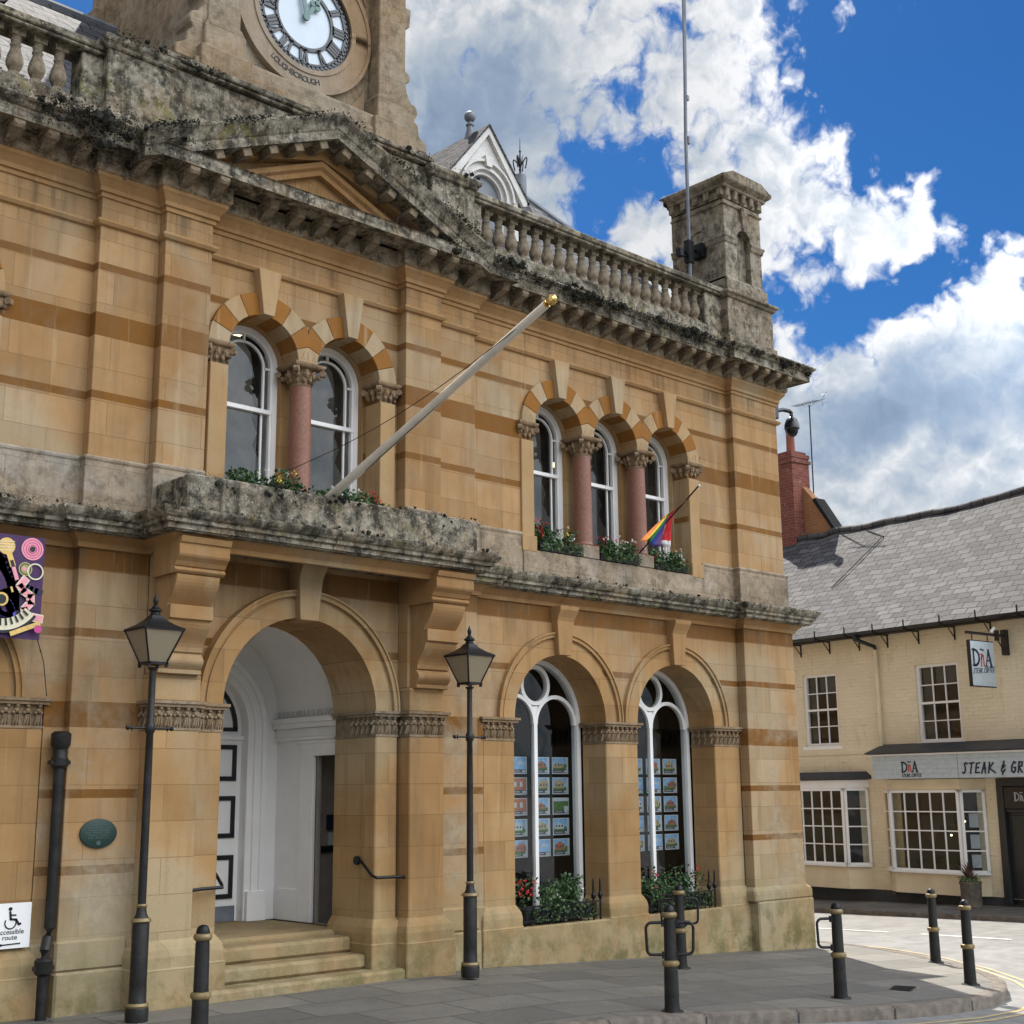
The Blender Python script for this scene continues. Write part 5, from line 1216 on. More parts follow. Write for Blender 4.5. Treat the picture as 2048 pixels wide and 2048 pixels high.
t = thing('rainbow_flag', 'small rainbow flag drooping from a thin pole in the flower box', 'flag', (13.15, -.02, 4.95))
m_ = MB(); a, b2 = Vector((0, 0.05, 0)), Vector((-.03, -1.07, .76)); m_.tube([a, a + (b2 - a) * .86], .011, 8); m_.tube([a + (b2 - a) * .86, b2], .011, 8); m_.build('pole', M['black_paint'], t, smooth=40)
m_ = MB(); m_.lathe(tuple(b2), [(.012, -.02), (.016, 0), (.001, .015)], 8); m_.build('pole_cap', M['white'], t, smooth=40)
# cloth bunched at the pole, one lobe blown to the left, one hanging fold of red and white
stripes = ['orange_f', 'yel_f', 'green_f', 'blue_f', 'violet_f', 'red_f', 'white_f']
def chain(pts, u):
    n = len(pts) - 1; k = min(n - 1, int(u * n)); f_ = u * n - k; return Vector(pts[k]) * (1 - f_) + Vector(pts[k + 1]) * f_
m_ = MB(); top = Vector((-.025, -.85, .605))
eL = [top + Vector((-.005, 0, 0)), (-.124, -.60, .438), (-.36, -.56, .24), (-.594, -.53, .046)]; eR = [top + Vector((.005, 0, 0)), (-.035, -.55, .452), (-.09, -.50, .22), (-.169, -.48, -.008)]
NU, NW = 18, 20
def P1_(u, w): p = chain(eL, u) * (1 - w) + chain(eR, u) * w; p.y += .035 * math.sin(w * 7 + u * 3) * u; p.z += .05 * math.sin(w * PI) * u * u - .02 * math.sin(w * 11) * u; return p
for a_ in range(NU):
    for b_ in range(NW): m_.quad(P1_(a_ / NU, b_ / NW), P1_((a_ + 1) / NU, b_ / NW), P1_((a_ + 1) / NU, (b_ + 1) / NW), P1_(a_ / NU, (b_ + 1) / NW), min(4, b_ * 5 // NW))
fL = [top, (-.03, -.53, .44), (.02, -.42, .24), (-.004, -.38, .09)]; fR = [top + Vector((.01, 0, .01)), (.085, -.53, .50), (.13, -.42, .30), (.14, -.38, .065)]
def P2_(u, w): p = chain(fL, u) * (1 - w) + chain(fR, u) * w; p.y += .03 * math.sin(w * 9 + u * 2) * u; return p
for a_ in range(NU):
    for b_ in range(8): m_.quad(P2_(a_ / NU, b_ / 8), P2_((a_ + 1) / NU, b_ / 8), P2_((a_ + 1) / NU, (b_ + 1) / 8), P2_(a_ / NU, (b_ + 1) / 8), 6 if a_ >= 16 else 5)
fo = m_.build('cloth', [M[s_] for s_ in stripes], t, smooth=60)
so = fo.modifiers.new('thick', 'SOLIDIFY'); so.thickness = .003

t = thing('aerial_mast', 'tall thin grey metal mast clamped beside the stone chimney stack', 'mast', (14.98, .42, 8.45))
m_ = MB(); m_.tube([(0, 0, 0), (.03, 0, 3.4), (.14, 0, 6.0)], .028, 8); m_.build('pole', M['lead'], t, smooth=40)
m_ = MB(); m_.tube([(.03, 0, 3.4), (.16, 0, 7.8)], .019, 8); m_.box(.05, .10, -.04, .03, 3.30, 3.42); m_.box(.06, .11, -.04, .03, 4.05, 4.13); m_.build('upper_pole', M['lead'], t, smooth=40)
m_ = MB(); m_.tube([(-.22, .05, 1.42), (.32, .02, 1.62)], .022, 6); m_.tube([(-.18, -.02, 1.36), (.30, .1, 1.50)], .018, 6); m_.box(-.06, .06, -.05, .05, 1.30, 1.66); m_.box(-.24, -.16, -.03, .06, 1.36, 1.48); m_.box(.18, .30, -.1, .1, 1.44, 1.66); m_.build('clamp', M['iron'], t)

t = thing('security_camera', 'black dome security camera on an arm at the wall corner', 'camera', (16.25, -.02, 7.45))
m_ = MB(); m_.box(0, .10, -.09, .06, -.03, .22); m_.build('wall_box', M['black_paint'], t, bevel=.008)
m_ = MB(); m_.tube([(.08, -.02, .10), (.30, -.02, .17), (.48, -.02, .18), (.52, -.02, .16), (.52, -.02, .08)], .032, 10); m_.build('arm', M['black_paint'], t, smooth=40)
m_ = MB(); m_.lathe((.52, -.02, 0), [(.04, .09), (.085, .05), (.115, -.03), (.118, -.10), (.10, -.11)], 18); m_.build('housing', M['black_paint'], t, smooth=40)
m_ = MB(); m_.lathe((.52, -.02, 0), [(.095, -.11), (.09, -.16), (.065, -.205), (.03, -.225), (.001, -.23)], 18); m_.build('dome', simple('black_dome_glass', (.004, .004, .005), .08), t, smooth=60)

# ------------------------------------------------------------------ drain pipe, signs, plaque, banner
t = thing('drainpipe', 'black cast-iron drainpipe with swept foot running down beside the pale pilaster', 'drainpipe', (5.19, -.12, 0))
m_ = MB(); m_.tube([(0, 0, 2.36), (0, 0, .74), (-.02, -.02, .66), (-.06, -.07, .56), (-.07, -.08, .46), (-.07, -.08, -.05)], .046, 14)
m_.build('pipe', M['iron_dusty'], t, smooth=40)
m_ = MB(); m_.lathe((0, 0, 0), [(.06, 2.10), (.075, 2.12), (.075, 2.18), (.06, 2.2), (.058, 2.26), (.085, 2.30), (.088, 2.40), (.06, 2.42)], 14); m_.box(-.09, .09, -.03, .05, 2.13, 2.165); m_.build('socket_collar', M['iron_dusty'], t, smooth=35)
m_ = MB(); m_.lathe((-.07, -.08, 0), [(.055, .36), (.075, .38), (.078, .48), (.06, .5)], 14); m_.box(-.16, .02, -.1, -.06, .40, .44); m_.build('socket_collar', M['iron_dusty'], t, smooth=35)

t = thing('access_sign', 'white wheelchair access sign reading Accessible route on the lower wall', 'sign', (4.88, -.055, .59), world=True)
m_ = MB(); m_.box(4.70, 5.045, -.058, -.05, .59, .962); m_.build('board', M['white'], t)
m_ = MB(); cx, y0, y1 = 4.855, -.063, -.0585
m_.ring(cx + .005, .915, 0, .016, 0, 360, y0, y1, 14); m_.stroke([(cx + .005, .89), (cx + .012, .83), (cx + .06, .825), (cx + .085, .785), (cx + .10, .79)], .018, y0, y1); m_.stroke([(cx + .01, .865), (cx + .055, .862)], .012, y0, y1); m_.ring(cx + .012, .80, .043, .053, 150, 395, y0, y1, 24)
m_.build('wheelchair_symbol', M['black_paint'], t); m_ = MB(); m_.stroke([(4.785, .622), (4.96, .628)], .010, y0, y1); m_.prism([(4.775, .622), (4.80, .635), (4.80, .61)], 'y', y0, y1); m_.build('arrow', M['black_paint'], t)
for body, z in (('Accessible', .708), ('route', .662)):
    text_obj('lettering', body, .058, M['black_paint'], t, Matrix.Translation((4.868, -.060, z)) @ Matrix.Rotation(PI / 2, 4, 'X'), .0015)

t = thing('oval_plaque', 'dark green oval plaque fixed to the pale pilaster', 'plaque', (5.585, -.14, 1.40), world=True)
m_ = MB(); m_.loft([[(5.585 + .175 * math.cos(2 * PI * k / 40) * s, y, 1.525 + .128 * math.sin(2 * PI * k / 40) * s) for k in range(40)] for s, y in ((1, -.12), (1, -.142), (.96, -.146))]); m_.build('plate', M['plaque'], t, smooth=40)
m_ = MB()
for k, (z, wd) in enumerate(((1.595, .15), (1.57, .22), (1.548, .24), (1.526, .25), (1.504, .24), (1.482, .20))):
    n = int(wd / .018)
    for j in range(n):
        if (j * 7 + k * 3) % 6: m_.box(5.585 - wd / 2 + j * .018, 5.585 - wd / 2 + j * .018 + .012, -.1475, -.1462, z, z + .010)
m_.ring(5.585, 1.442, 0, .02, 0, 360, -.148, -.1462, 14); m_.build('raised_inscription', M['plaque_t'], t)

t = thing('banner', 'colourful printed banner of musical instruments hung over the left arch', 'banner', (3.8, -.26, 3.22), world=True)
bx0, bx1, bz0, bz1 = 2.75, 4.87, 3.20, 4.11
m_ = MB(); m_.box(bx0, bx1, -.262, -.255, bz0, bz1); m_.build('sheet', M['purple'], t)
m_ = MB(); ml = ['magenta', 'pink', 'navy', 'blue', 'yellow', 'ivory', 'black_paint', 'olive']; Y = [-.2625]
def lay(): Y[0] -= .0012; return Y[0], Y[0] + .0018
def disc(x, z, r, mi, r0=0):
    y0, y1 = lay(); m_.ring(x, z, r0, r, 0, 360, y0, y1, 28, mi)
def band(pts, w, mi):
    y0, y1 = lay(); m_.stroke(pts, w, y0, y1, None, mi)
def curve(p, q, bend, n=12): return [(p[0] + (q[0] - p[0]) * k / n - (q[1] - p[1]) * bend * math.sin(PI * k / n), p[1] + (q[1] - p[1]) * k / n + (q[0] - p[0]) * bend * math.sin(PI * k / n)) for k in range(n + 1)]
for ox in (0, -.78, -1.45):
    X = lambda v: v + ox
    band(curve((X(4.38), 3.95), (X(4.62), 3.42), .15), .10, 2); band(curve((X(4.52), 3.98), (X(4.86), 3.62), -.2), .05, 2); band(curve((X(4.35), 3.55), (X(4.62), 3.32), .3), .07, 3)
    disc(X(4.755), 4.00, .10, 1); 
    for r in (.085, .062, .04): disc(X(4.755), 4.00, r, 0, r - .007)
    disc(X(4.755), 4.00, .025, 6)
    disc(X(4.70), 3.815, .062, 7); disc(X(4.70), 3.815, .05, 6, .042); disc(X(4.69), 3.815, .02, 1); disc(X(4.79), 3.80, .075, 5, .062)
    disc(X(4.52), 4.0, .075, 4); 
    for q in (-.04, -.015, .01, .035): band([(X(4.455), 4.0 + q), (X(4.585), 4.0 + q + .01)], .006, 5)
    band([(X(4.545), 3.93), (X(4.58), 3.84)], .05, 4); band([(X(4.58), 3.84), (X(4.625), 3.72)], .035, 1); band([(X(4.57), 3.87), (X(4.585), 3.83)], .03, 6)
    sq = [(X(4.70), 3.72), (X(4.66), 3.66), (X(4.69), 3.62), (X(4.755), 3.58), (X(4.76), 3.52), (X(4.71), 3.46), (X(4.73), 3.40), (X(4.86), 3.385)]
    band(sq, .075, 5); band(sq, .055, 1)
    band(curve((X(4.42), 3.50), (X(4.58), 3.62), .1), .05, 4); disc(X(4.50), 3.53, .06, 4); disc(X(4.50), 3.53, .042, 6); band(curve((X(4.46), 3.53), (X(4.62), 3.40), -.3), .045, 3)
    y0, y1 = lay(); m_.ring(X(4.50), 3.62, .26, .36, 235, 325, y0, y1, 20, 5); y0, y1 = lay(); m_.ring(X(4.50), 3.62, .36, .385, 235, 325, y0, y1, 20, 6)
    for q in range(9): y0, y1 = lay(); m_.ring(X(4.50), 3.62, .26, .32, 240 + q * 9.5, 243.5 + q * 9.5, y0, y1, 2, 6)
    for q in range(5): band([(X(4.60 + q * .05), 3.235 + q * .022), (X(4.635 + q * .05), 3.25 + q * .022)], .04, 4)
    disc(X(4.83), 3.29, .035, 0); disc(X(4.40), 3.74, .06, 4, .02)
m_.build('printed_artwork', [M[k] for k in ml], t)
m_ = MB(); m_.tube([(4.855, -.26, 3.205), (4.95, -.2, 3.02), (5.05, -.08, 2.73)], .004, 5); m_.lathe((4.9, -.235, 3.11), [(.001, -.012), (.01, 0), (.001, .012)], 6); m_.build('guy_cord', M['iron'], t)

# ------------------------------------------------------------------ flower boxes
def flower_box(label, x0, x1, y0, y1, z0, hb, hf, nleaf, seed, flowers, rail=False, lsize=.05):
    rnd = random.Random(seed); t = thing('flower_box', label, 'flower box', ((x0 + x1) / 2, (y0 + y1) / 2, z0), group='planted flower boxes on the town hall windows', world=True)
    m_ = MB(); m_.prism([(y0, z0), (y1, z0), (y1, z0 + hb), (y0 - .02, z0 + hb)], 'x', x0, x1); m_.build('trough', M['black_paint'], t, bevel=.006)
    m_ = MB(); cl = [(rnd.uniform(x0 + .03, x1 - .03), rnd.uniform(y0, y1), rnd.uniform(.45, 1.0)) for _ in range(max(5, int((x1 - x0) * 11)))]
    for k in range(nleaf):
        c = rnd.choice(cl); h = hf * c[2]; zz = z0 + hb - .03 + h * rnd.random() ** 1.15
        leaf(m_, (c[0] + rnd.gauss(0, .055), c[1] + rnd.gauss(0, .05) - .02, zz), lsize * rnd.uniform(.5, 1.2), 1 if rnd.random() < .3 else 0, rnd)
    for k in range(nleaf // 7):      # trailing over the front
        leaf(m_, (rnd.uniform(x0, x1), y0 - .03 - rnd.random() * .03, z0 + hb - rnd.random() * hb * 1.0), lsize * rnd.uniform(.5, 1.0), rnd.randint(0, 1), rnd)
    m_.build('foliage', [M['leaf'], M['leaf2']], t)
    m_ = MB()
    for (fx, mi, n, sp) in flowers:
        for k in range(n):
            c = (x0 + (x1 - x0) * fx + rnd.gauss(0, sp), rnd.uniform(y0 - .05, y0 + .08), z0 + hb + hf * rnd.uniform(.25, .95))
            for q in range(7): leaf(m_, (c[0] + rnd.gauss(0, .012), c[1] + rnd.gauss(0, .012), c[2] + rnd.gauss(0, .012)), .028, mi, rnd)
    m_.build('blossom', [M['red'], M['pinkf'], M['yellowf']], t)
    if rail:
        m_ = MB(); n = int((x1 - x0) / .13)
        for z in (z0 + .02, z0 + hb + .02): m_.box(x0 - .05, x1 + .10, y0 - .045, y0 - .03, z, z + .018)
        for k in range(n + 1): x = x0 + (x1 - x0) * k / n; m_.box(x - .006, x + .006, y0 - .043, y0 - .031, z0 - .02, z0 + hb + .03)
        for x in (x1 - .02, x1 + .10): m_.lathe((x, y0 - .02, z0), [(.012, -.05), (.012, hb + .05), (.028, hb + .07), (.03, hb + .10), (.014, hb + .14), (.011, hb + .26), (.003, hb + .30)], 8)
        m_.build('iron_guard', M['iron'], t)
flower_box('flower box in left of the two windows above the entrance, white flecks', 6.76, 7.58, -.30, -.12, 4.79, .12, .24, 900, 1, [(.75, 2, 5, .08), (.4, 1, 3, .2)])
flower_box('flower box in right of the two windows above the entrance, red flowers at one end', 7.82, 8.62, -.30, -.12, 4.79, .12, .17, 800, 2, [(.93, 0, 6, .04), (.5, 1, 3, .2)])
flower_box('flower box with red blooms at its left end, first of the three-arched window', 11.25, 11.99, -.04, .14, 4.785, .10, .30, 900, 3, [(.1, 0, 8, .05), (.6, 1, 6, .15), (.6, 2, 2, .1)])
flower_box('flower box with red and white blooms, middle of the three-arched window', 12.35, 13.05, -.04, .14, 4.785, .10, .26, 900, 4, [(.15, 0, 7, .08), (.6, 1, 12, .2)])
flower_box('flower box under the rainbow flag at upper right window', 13.42, 14.10, -.04, .14, 4.785, .10, .22, 900, 5, [(.55, 1, 13, .2), (.1, 0, 2, .04)])
flower_box('low flower box with iron guard in the left shop arch, red blooms at left', 10.93, 12.10, -.02, .24, .36, .16, .40, 1500, 6, [(.06, 0, 9, .05), (.4, 1, 3, .2)], True, .048)
flower_box('low flower box with iron guard in the right shop arch', 13.10, 14.32, -.02, .24, .36, .16, .40, 1500, 7, [(.12, 0, 4, .03), (.75, 0, 4, .05)], True, .048)

# ------------------------------------------------------------------ property cards in the shop windows
def card(kind, rnd):
    m_ = MB(); m_.box(-.145, .145, 0, .006, -.105, .105, 0)
    y0, y1 = -.004, -.0005
    m_.box(-.13, .13, y0, y1, -.09, -.05, 5)
    if kind == 'sky': m_.box(-.13, .13, y0, y1, -.05, .095, 1); m_.prism([(-.06, .0), (.1, .03), (.02, .05)], 'y', y0 - .002, y0, 0)
    elif kind == 'brick': m_.box(-.13, .13, y0, y1, -.05, .095, 3); [m_.box(a - .02, a + .02, y0 - .003, y0, -.01, .05, 0) for a in (-.06, .04)]
    elif kind == 'green': m_.box(-.13, .13, y0, y1, -.05, .06, 2); m_.box(-.13, .13, y0, y1, .06, .095, 0); m_.box(.05, .13, y0 - .003, y0, -.06, .0, 0)
    else:
        hm = 4 if kind == 'stone' else 3
        m_.box(-.13, .13, y0, y1, -.05, .095, 1); m_.box(-.13, .13, y0 - .002, y0, -.05, -.02, 2)
        a = rnd.uniform(-.04, .04); hgt = rnd.uniform(.0, .05); hm = rnd.choice((hm, hm, 0, 3))
        for q in range(rnd.randint(1, 4)): m_.ring(rnd.uniform(-.12, .09), rnd.uniform(-.045, .0), 0, rnd.uniform(.015, .035), 0, 360, y0 - .003 - .0002 * q, y0 - .002, 8, 2)
        m_.prism([(a - .09, -.03), (a + .08, -.03), (a + .08, hgt), (a - .005, hgt + .04), (a - .09, hgt)], 'y', y0 - .004, y0, hm); [m_.box(a + q - .012, a + q + .012, y0 - .006, y0 - .004, -.005, .02, 5) for q in (-.055, -.005, .045)]
        m_.box(.10, .13, y0 - .003, y0, -.09, .095, 0)
    m_.box(-.11, .02, y0 - .002, y0, -.075, -.068, 0); m_.box(.06, .12, y0 - .002, y0, -.085, -.06, 0)
    return m_.build('property_card', [M['card_white'], M['sky_blue'], M['grass_p'], M['brick_p'], M['stone_p'], M['grey_p']])
kinds = {('left', 0): ['sky', 'brick', 'brick', 'brick2', 'green2'], ('left', 1): ['stone', 'stone', 'stone', 'stone', 'sky'], ('left', 2): ['stone', 'stone', 'green', 'stone', 'stone'],
         ('right', 0): ['stone', 'sky', 'stone', 'sky', 'stone'], ('right', 1): ['brick2', 'sky', 'stone', 'stone', 'sky'], ('right', 2): ['stone', 'brick2', 'brick2', 'stone', 'stone']}
rows = ['top', 'second', 'third', 'fourth', 'bottom']; cols = ['left', 'middle', 'right']; rnd = random.Random(21)
for (win, ci), ks in kinds.items():
    xs3 = (11.45, 11.845, 12.185) if win == 'left' else (13.62, 13.985, 14.33)
    for ri_, kd in enumerate(ks):
        o = card(kd, rnd); o.location = (xs3[ci], .60, 2.18 - .2525 * ri_)
        tag(o, 'property card in %s shop arch, %s row of the %s column' % (win, rows[ri_], cols[ci]), 'property card', 'property cards hung in the shop windows')

# ------------------------------------------------------------------ CREAM HOUSE across the street (local: x along its front, -y outwards)
HA = Vector((24.55, 5.44, -.42)); HROT = math.atan2(-math.cos(R(6.6)), -math.sin(R(6.6)))
HT = thing('cream_house', 'cream painted brick house with old slate roof and two bay windows', 'house', HA, HROT)
def hb(mb_, name, mats, parent=None, **k): return mb_.build(name, mats, parent or HT, loc=(0, 0, .42) if parent is None else (0, 0, 0), **k)
def rect_wall(mb_, x0, x1, z0, z1, y, holes, depth=.1, m=0):
    xs_ = sorted({x0, x1} | {h[0] for h in holes} | {h[1] for h in holes}); zs_ = sorted({z0, z1} | {h[2] for h in holes} | {h[3] for h in holes})
    for a, b2 in zip(xs_, xs_[1:]):
        for c, d in zip(zs_, zs_[1:]):
            if any(a >= h[0] - 1e-6 and b2 <= h[1] + 1e-6 and c >= h[2] - 1e-6 and d <= h[3] + 1e-6 for h in holes): continue
            mb_.quad((a, y, c), (b2, y, c), (b2, y, d), (a, y, d), m)
    for a, b2, c, d in holes:
        for x in (a, b2): mb_.quad((x, y, c), (x, y + depth, c), (x, y + depth, d), (x, y, d), m)
        for z in (c, d): mb_.quad((a, y, z), (b2, y, z), (b2, y + depth, z), (a, y + depth, z), m)
UW = [(.03, .97, 2.76, 4.30), (2.99, 4.0, 2.75, 4.29), (6.35, 7.35, 2.75, 4.29)]
m_ = MB(); rect_wall(m_, -8, 13, -.16, 4.98, 0, UW + [(-.55, 1.4, .3, 2.03), (2.2, 4.2, .3, 2.0), (4.72, 5.9, -.16, 2.0)], .12)
m_.quad((13, 0, -.2), (13, 6.4, -.2), (13, 6.4, 5), (13, 0, 5)); m_.quad((-8, 0, -.2), (-8, 6.4, -.2), (-8, 6.4, 5), (-8, 0, 5)); m_.quad((-8, 6.4, -.2), (13, 6.4, -.2), (13, 6.4, 5), (-8, 6.4, 5)); m_.face([(13, 0, 5), (13, 6.4, 5), (13, 3.1, 8.0)])
m_.box(-8, 1.95, -.02, .0, 2.57, 2.60)
hb(m_, 'wall', M['cream_brick'])
m_ = MB(); m_.box(-8, 4.64, -.025, .05, -.9, -.14); m_.box(5.95, 13, -.025, .05, -.9, -.12); hb(m_, 'plinth', M['dark_lead'])
# roof with a gentle sag
NS, NV = 40, 10; m_ = MB()
def rp(s, v):
    sag = -.10 * math.sin(PI * min(1, max(0, (s + 2.2) / 6.5))) - (.10 if s < -1.6 else 0) * 1 + .02 * math.sin(s * 2.1)
    y = -.40 + v * 3.5; z = 5.04 + v * 3.10 + v * sag - .07 * math.sin(PI * v) + .012 * math.sin(s * 5 + v * 7)
    return (s, y, z)
for i in range(NS):
    for j in range(NV):
        a, b2 = -8.2 + 21.4 * i / NS, -8.2 + 21.4 * (i + 1) / NS; c, d = j / NV, (j + 1) / NV
        m_.quad(rp(a, c), rp(b2, c), rp(b2, d), rp(a, d))
rf = hb(m_, 'roof', M['stone_slate'], smooth=60, uvf=lambda co, n: (co.x, (co.y + .4) / 3.5 * 4.65))
m_ = MB(); m_.quad((-8.2, 3.1, 8.05), (13.2, 3.1, 8.05), (13.2, 6.7, 5.0), (-8.2, 6.7, 5.0)); m_.quad((-8.2, -.40, 5.0), (13.2, -.40, 5.0), (13.2, .02, 4.97), (-8.2, .02, 4.97)); hb(m_, 'rear_roof', M['stone_slate'], uvf=lambda co, n: (co.x, co.y))
m_ = MB(); pts = [tuple(Vector(rp(-8.2 + 21.4 * k / 60, 1.0)) + Vector((0, 0, .02))) for k in range(61)]; m_.tube(pts, .085, 8); hb(m_, 'ridge_tiles', M['stone_slate'], smooth=50, uvf=lambda co, n: (co.x, co.z))
m_ = MB(); m_.tube([tuple(rp(-.45, .985)), tuple(rp(.45, .86))], .02, 6); m_.tube([tuple(Vector(rp(.45, .86)) + Vector((0, -.02, .02))), tuple(Vector(rp(.02, .45)) + Vector((0, -.02, .02)))], .012, 6); hb(m_, 'roof_cable', M['iron'])
m_ = MB(); m_.loft([[(s, -.40 + .07 * math.cos(PI + PI * k / 8), 5.04 + .065 * math.sin(PI + PI * k / 8)) for k in range(9)] for s in (-8.2, 13.2)], close=False, caps=False); m_.box(-8.2, 13.2, -.335, -.32, 4.94, 5.05); g0 = hb(m_, 'gutter', M['black_paint'])
m_ = MB(); m_.box(-.012, .012, -.02, 0, 4.70, 5.0); m_.box(-.012, .012, -.47, 0, 4.945, 4.965); m_.box(-.012, .012, -.48, -.465, 4.95, 5.17); m_.tube([(0, -.01, 4.74), (0, -.22, 4.95)], .011, 5)
br0 = m_.build('gutter_bracket', M['iron'], g0, loc=(0, 0, 0))
for k, s in enumerate((-3.2, -2.4, -1.6, -.75, .04, .85, 1.65, 2.38, 3.15, 4.0, 4.81, 5.7, 6.6, 7.5, 8.4)):
    if k == 0: br0.location = (s, 0, 0)
    else: copy_part(br0, g0, (s, 0, 0))
m_ = MB(); m_.tube([(1.86, -.40, 4.98), (1.86, -.39, 4.90), (2.0, -.18, 4.80), (2.10, -.08, 4.74), (2.10, -.07, 4.66)], .04, 10); hb(m_, 'downpipe_swan_neck', M['black_paint'], smooth=40)
m_ = MB(); m_.tube([(2.10, -.07, 4.68), (2.10, -.07, 2.62)], .042, 10); m_.tube([(2.10, -.07, 2.0), (2.12, -.07, 0)], .042, 10); hb(m_, 'downpipe', M['cream_flat'], smooth=40)
m_ = MB(); m_.tube([(2.19, -.07, 1.98), (2.20, -.07, -.2)], .03, 8); hb(m_, 'cable_conduit', simple('brown_conduit', (.16, .09, .05), .6), smooth=40)
# sash windows
def house_sash(wd, h):
    m_ = MB(); frame(m_, -wd / 2, wd / 2, 0, h, .06, .0, .08); m_.box(-wd / 2 - .07, wd / 2 + .05, -.06, .06, -.075, .0)
    iw, z0, z1 = wd / 2 - .06, .06, h - .06; zm = (z0 + z1) / 2
    m_.box(-iw, iw, .0, .05, zm - .022, zm + .022)
    for k in (1, 2): x = -iw + 2 * iw * k / 3; m_.box(x - .011, x + .011, .015, .04, z0, z1)
    for a, b2 in ((z0, zm), (zm, z1)): z = (a + b2) / 2; m_.box(-iw, iw, .016, .041, z - .010, z + .010)
    return m_
wn0 = None
for (a, b2, c, d) in UW:
    if wn0 is None:
        wn0 = house_sash(b2 - a, d - c).build('window', M['white'], HT, loc=((a + b2) / 2, .05, c + .42)); g_ = MB(); hw = (b2 - a) / 2 - .05; g_.quad((-hw, .045, .05), (hw, .045, .05), (hw, .045, d - c - .05), (-hw, .045, d - c - .05)); g_.build('pane', M['glass'], wn0, loc=(0, 0, 0))
        cu2 = MB(); cu2.box(-hw, -hw + .20, .14, .16, .06, d - c); cu2.box(-hw + .3, hw, .13, .14, 1.15, d - c); cu2.build('curtain', simple('pale_curtain', (.07, .075, .072), .8), wn0, loc=(0, 0, 0))
    else: copy_part(wn0, HT, ((a + b2) / 2, .05, c + .42), scale=((b2 - a) / .94, 1, 1))
m_ = MB(); m_.box(-7.5, 12.5, .6, 2.2, -.1, 4.7); hb(m_, 'house_interior', murk('restaurant_interior', (.006, .005, .005), (.045, .028, .018), 1.3))
# bay windows: five-by-four fronts with one canted light each side
def bay(s0, s1, cl, cr, off, z0, z1, nc, name):
    b0 = MB(); W = off
    sides = [((s0 - cl, 0), (s0, -W), 1), ((s0, -W), (s1, -W), nc), ((s1, -W), (s1 + cr, 0), 1)]
    def P(a, b2, t, z, o=0):
        dx, dy = b2[0] - a[0], b2[1] - a[1]; L = math.hypot(dx, dy); nx, ny = dy / L, -dx / L
        return (a[0] + dx * t + nx * o, a[1] + dy * t + ny * o, z)
    def bar(a, b2, t0, t1, za, zb2, o0=.0, o1=.045):
        r = [[P(a, b2, t0, z, o0), P(a, b2, t1, z, o0), P(a, b2, t1, z, o1), P(a, b2, t0, z, o1)] for z in (za, zb2)]; b0.loft(r)
    g2 = MB()
    for a, b2, n in sides:
        L = math.hypot(b2[0] - a[0], b2[1] - a[1]); f = .055 / L; g = .013 / L
        for t0, t1 in ((0, f), (1 - f, 1)): bar(a, b2, t0, t1, z0, z1)
        bar(a, b2, 0, 1, z0, z0 + .05); bar(a, b2, 0, 1, z1 - .05, z1); bar(a, b2, 0, 1, z0 - .03, z0 + .012, 0, .07)
        for k in range(1, n): t = f + (1 - 2 * f) * k / n; bar(a, b2, t - g, t + g, z0 + .05, z1 - .05, .01, .035)
        for k in range(1, 4): z = z0 + .05 + (z1 - z0 - .1) * k / 4; bar(a, b2, f, 1 - f, z - .012, z + .012, .011, .034)
        g2.quad(P(a, b2, f / 2, z0 + .03, .02), P(a, b2, 1 - f / 2, z0 + .03, .02), P(a, b2, 1 - f / 2, z1 - .03, .02), P(a, b2, f / 2, z1 - .03, .02))
    o = hb(b0, name, M['white']); g2.build('pane', M['glass'], o, loc=(0, 0, 0))
    ap = MB(); out = [(s0 - cl, 0), (s0, -W), (s1, -W), (s1 + cr, 0)]; ap.prism(out, 'z', -.14, z0 - .02); ap.build('apron', M['cream_flat'], o, loc=(0, 0, 0))
    return o, out
b1, out = bay(-.45, 1.25, .38, .38, .30, .33, 1.87, 6, 'bay_window')
m_ = MB(); m_.prism([(-.86, 0), (-.47, -.33), (1.27, -.33), (1.66, 0)], 'z', 1.87, 2.04); m_.build('head', M['white'], b1, loc=(0, 0, 0), bevel=.006)
m_ = MB(); m_.loft([[(-.92, 0, 2.05), (-.52, -.39, 2.05), (1.32, -.39, 2.05), (1.74, 0, 2.05)], [(-.92, 0, 2.12), (-.52, -.39, 2.12), (1.32, -.39, 2.12), (1.74, 0, 2.12)], [(-.82, 0, 2.21), (-.44, -.26, 2.21), (1.24, -.26, 2.21), (1.62, 0, 2.21)]]); m_.build('lead_hood', M['dark_lead'], b1, loc=(0, 0, 0))
b2_, out = bay(2.42, 4.03, .36, .34, .30, .28, 1.82, 5, 'bay_window')
m_ = MB(); m_.prism([(2.02, 0), (2.40, -.32), (4.05, -.32), (4.42, 0)], 'z', 1.82, 2.03); m_.build('head', M['cream_flat'], b2_, loc=(0, 0, 0), bevel=.006)
m_ = MB(); m_.box(2.40, 2.60, -.22, -.20, .33, 1.80); m_.build('curtain', M['stone_p'], b2_, loc=(0, 0, 0))
for (s, y, z) in ((1.35, .2, 1.42), (1.15, .35, 1.2), (3.75, .2, 1.22), (3.35, .3, .95)):
    m_ = MB(); m_.sphere((s, y, z), .022, 8); o = hb(m_, 'lit_bulb', M['bulb'])
# shop door and dark surround
m_ = MB(); frame(m_, 4.66, 5.96, -.40, 2.02, .14, -.05, .10); m_.box(4.80, 5.82, .06, .10, -.4, 2.0); m_.box(4.80, 5.82, -.0, .07, 1.40, 1.46); m_.box(4.88, 5.74, .04, .07, -.3, 1.35); m_.box(4.95, 5.67, .035, .05, .3, 1.28)
hb(m_, 'door', simple('charcoal_door_paint', (.022, .024, .026), .45), bevel=.008)
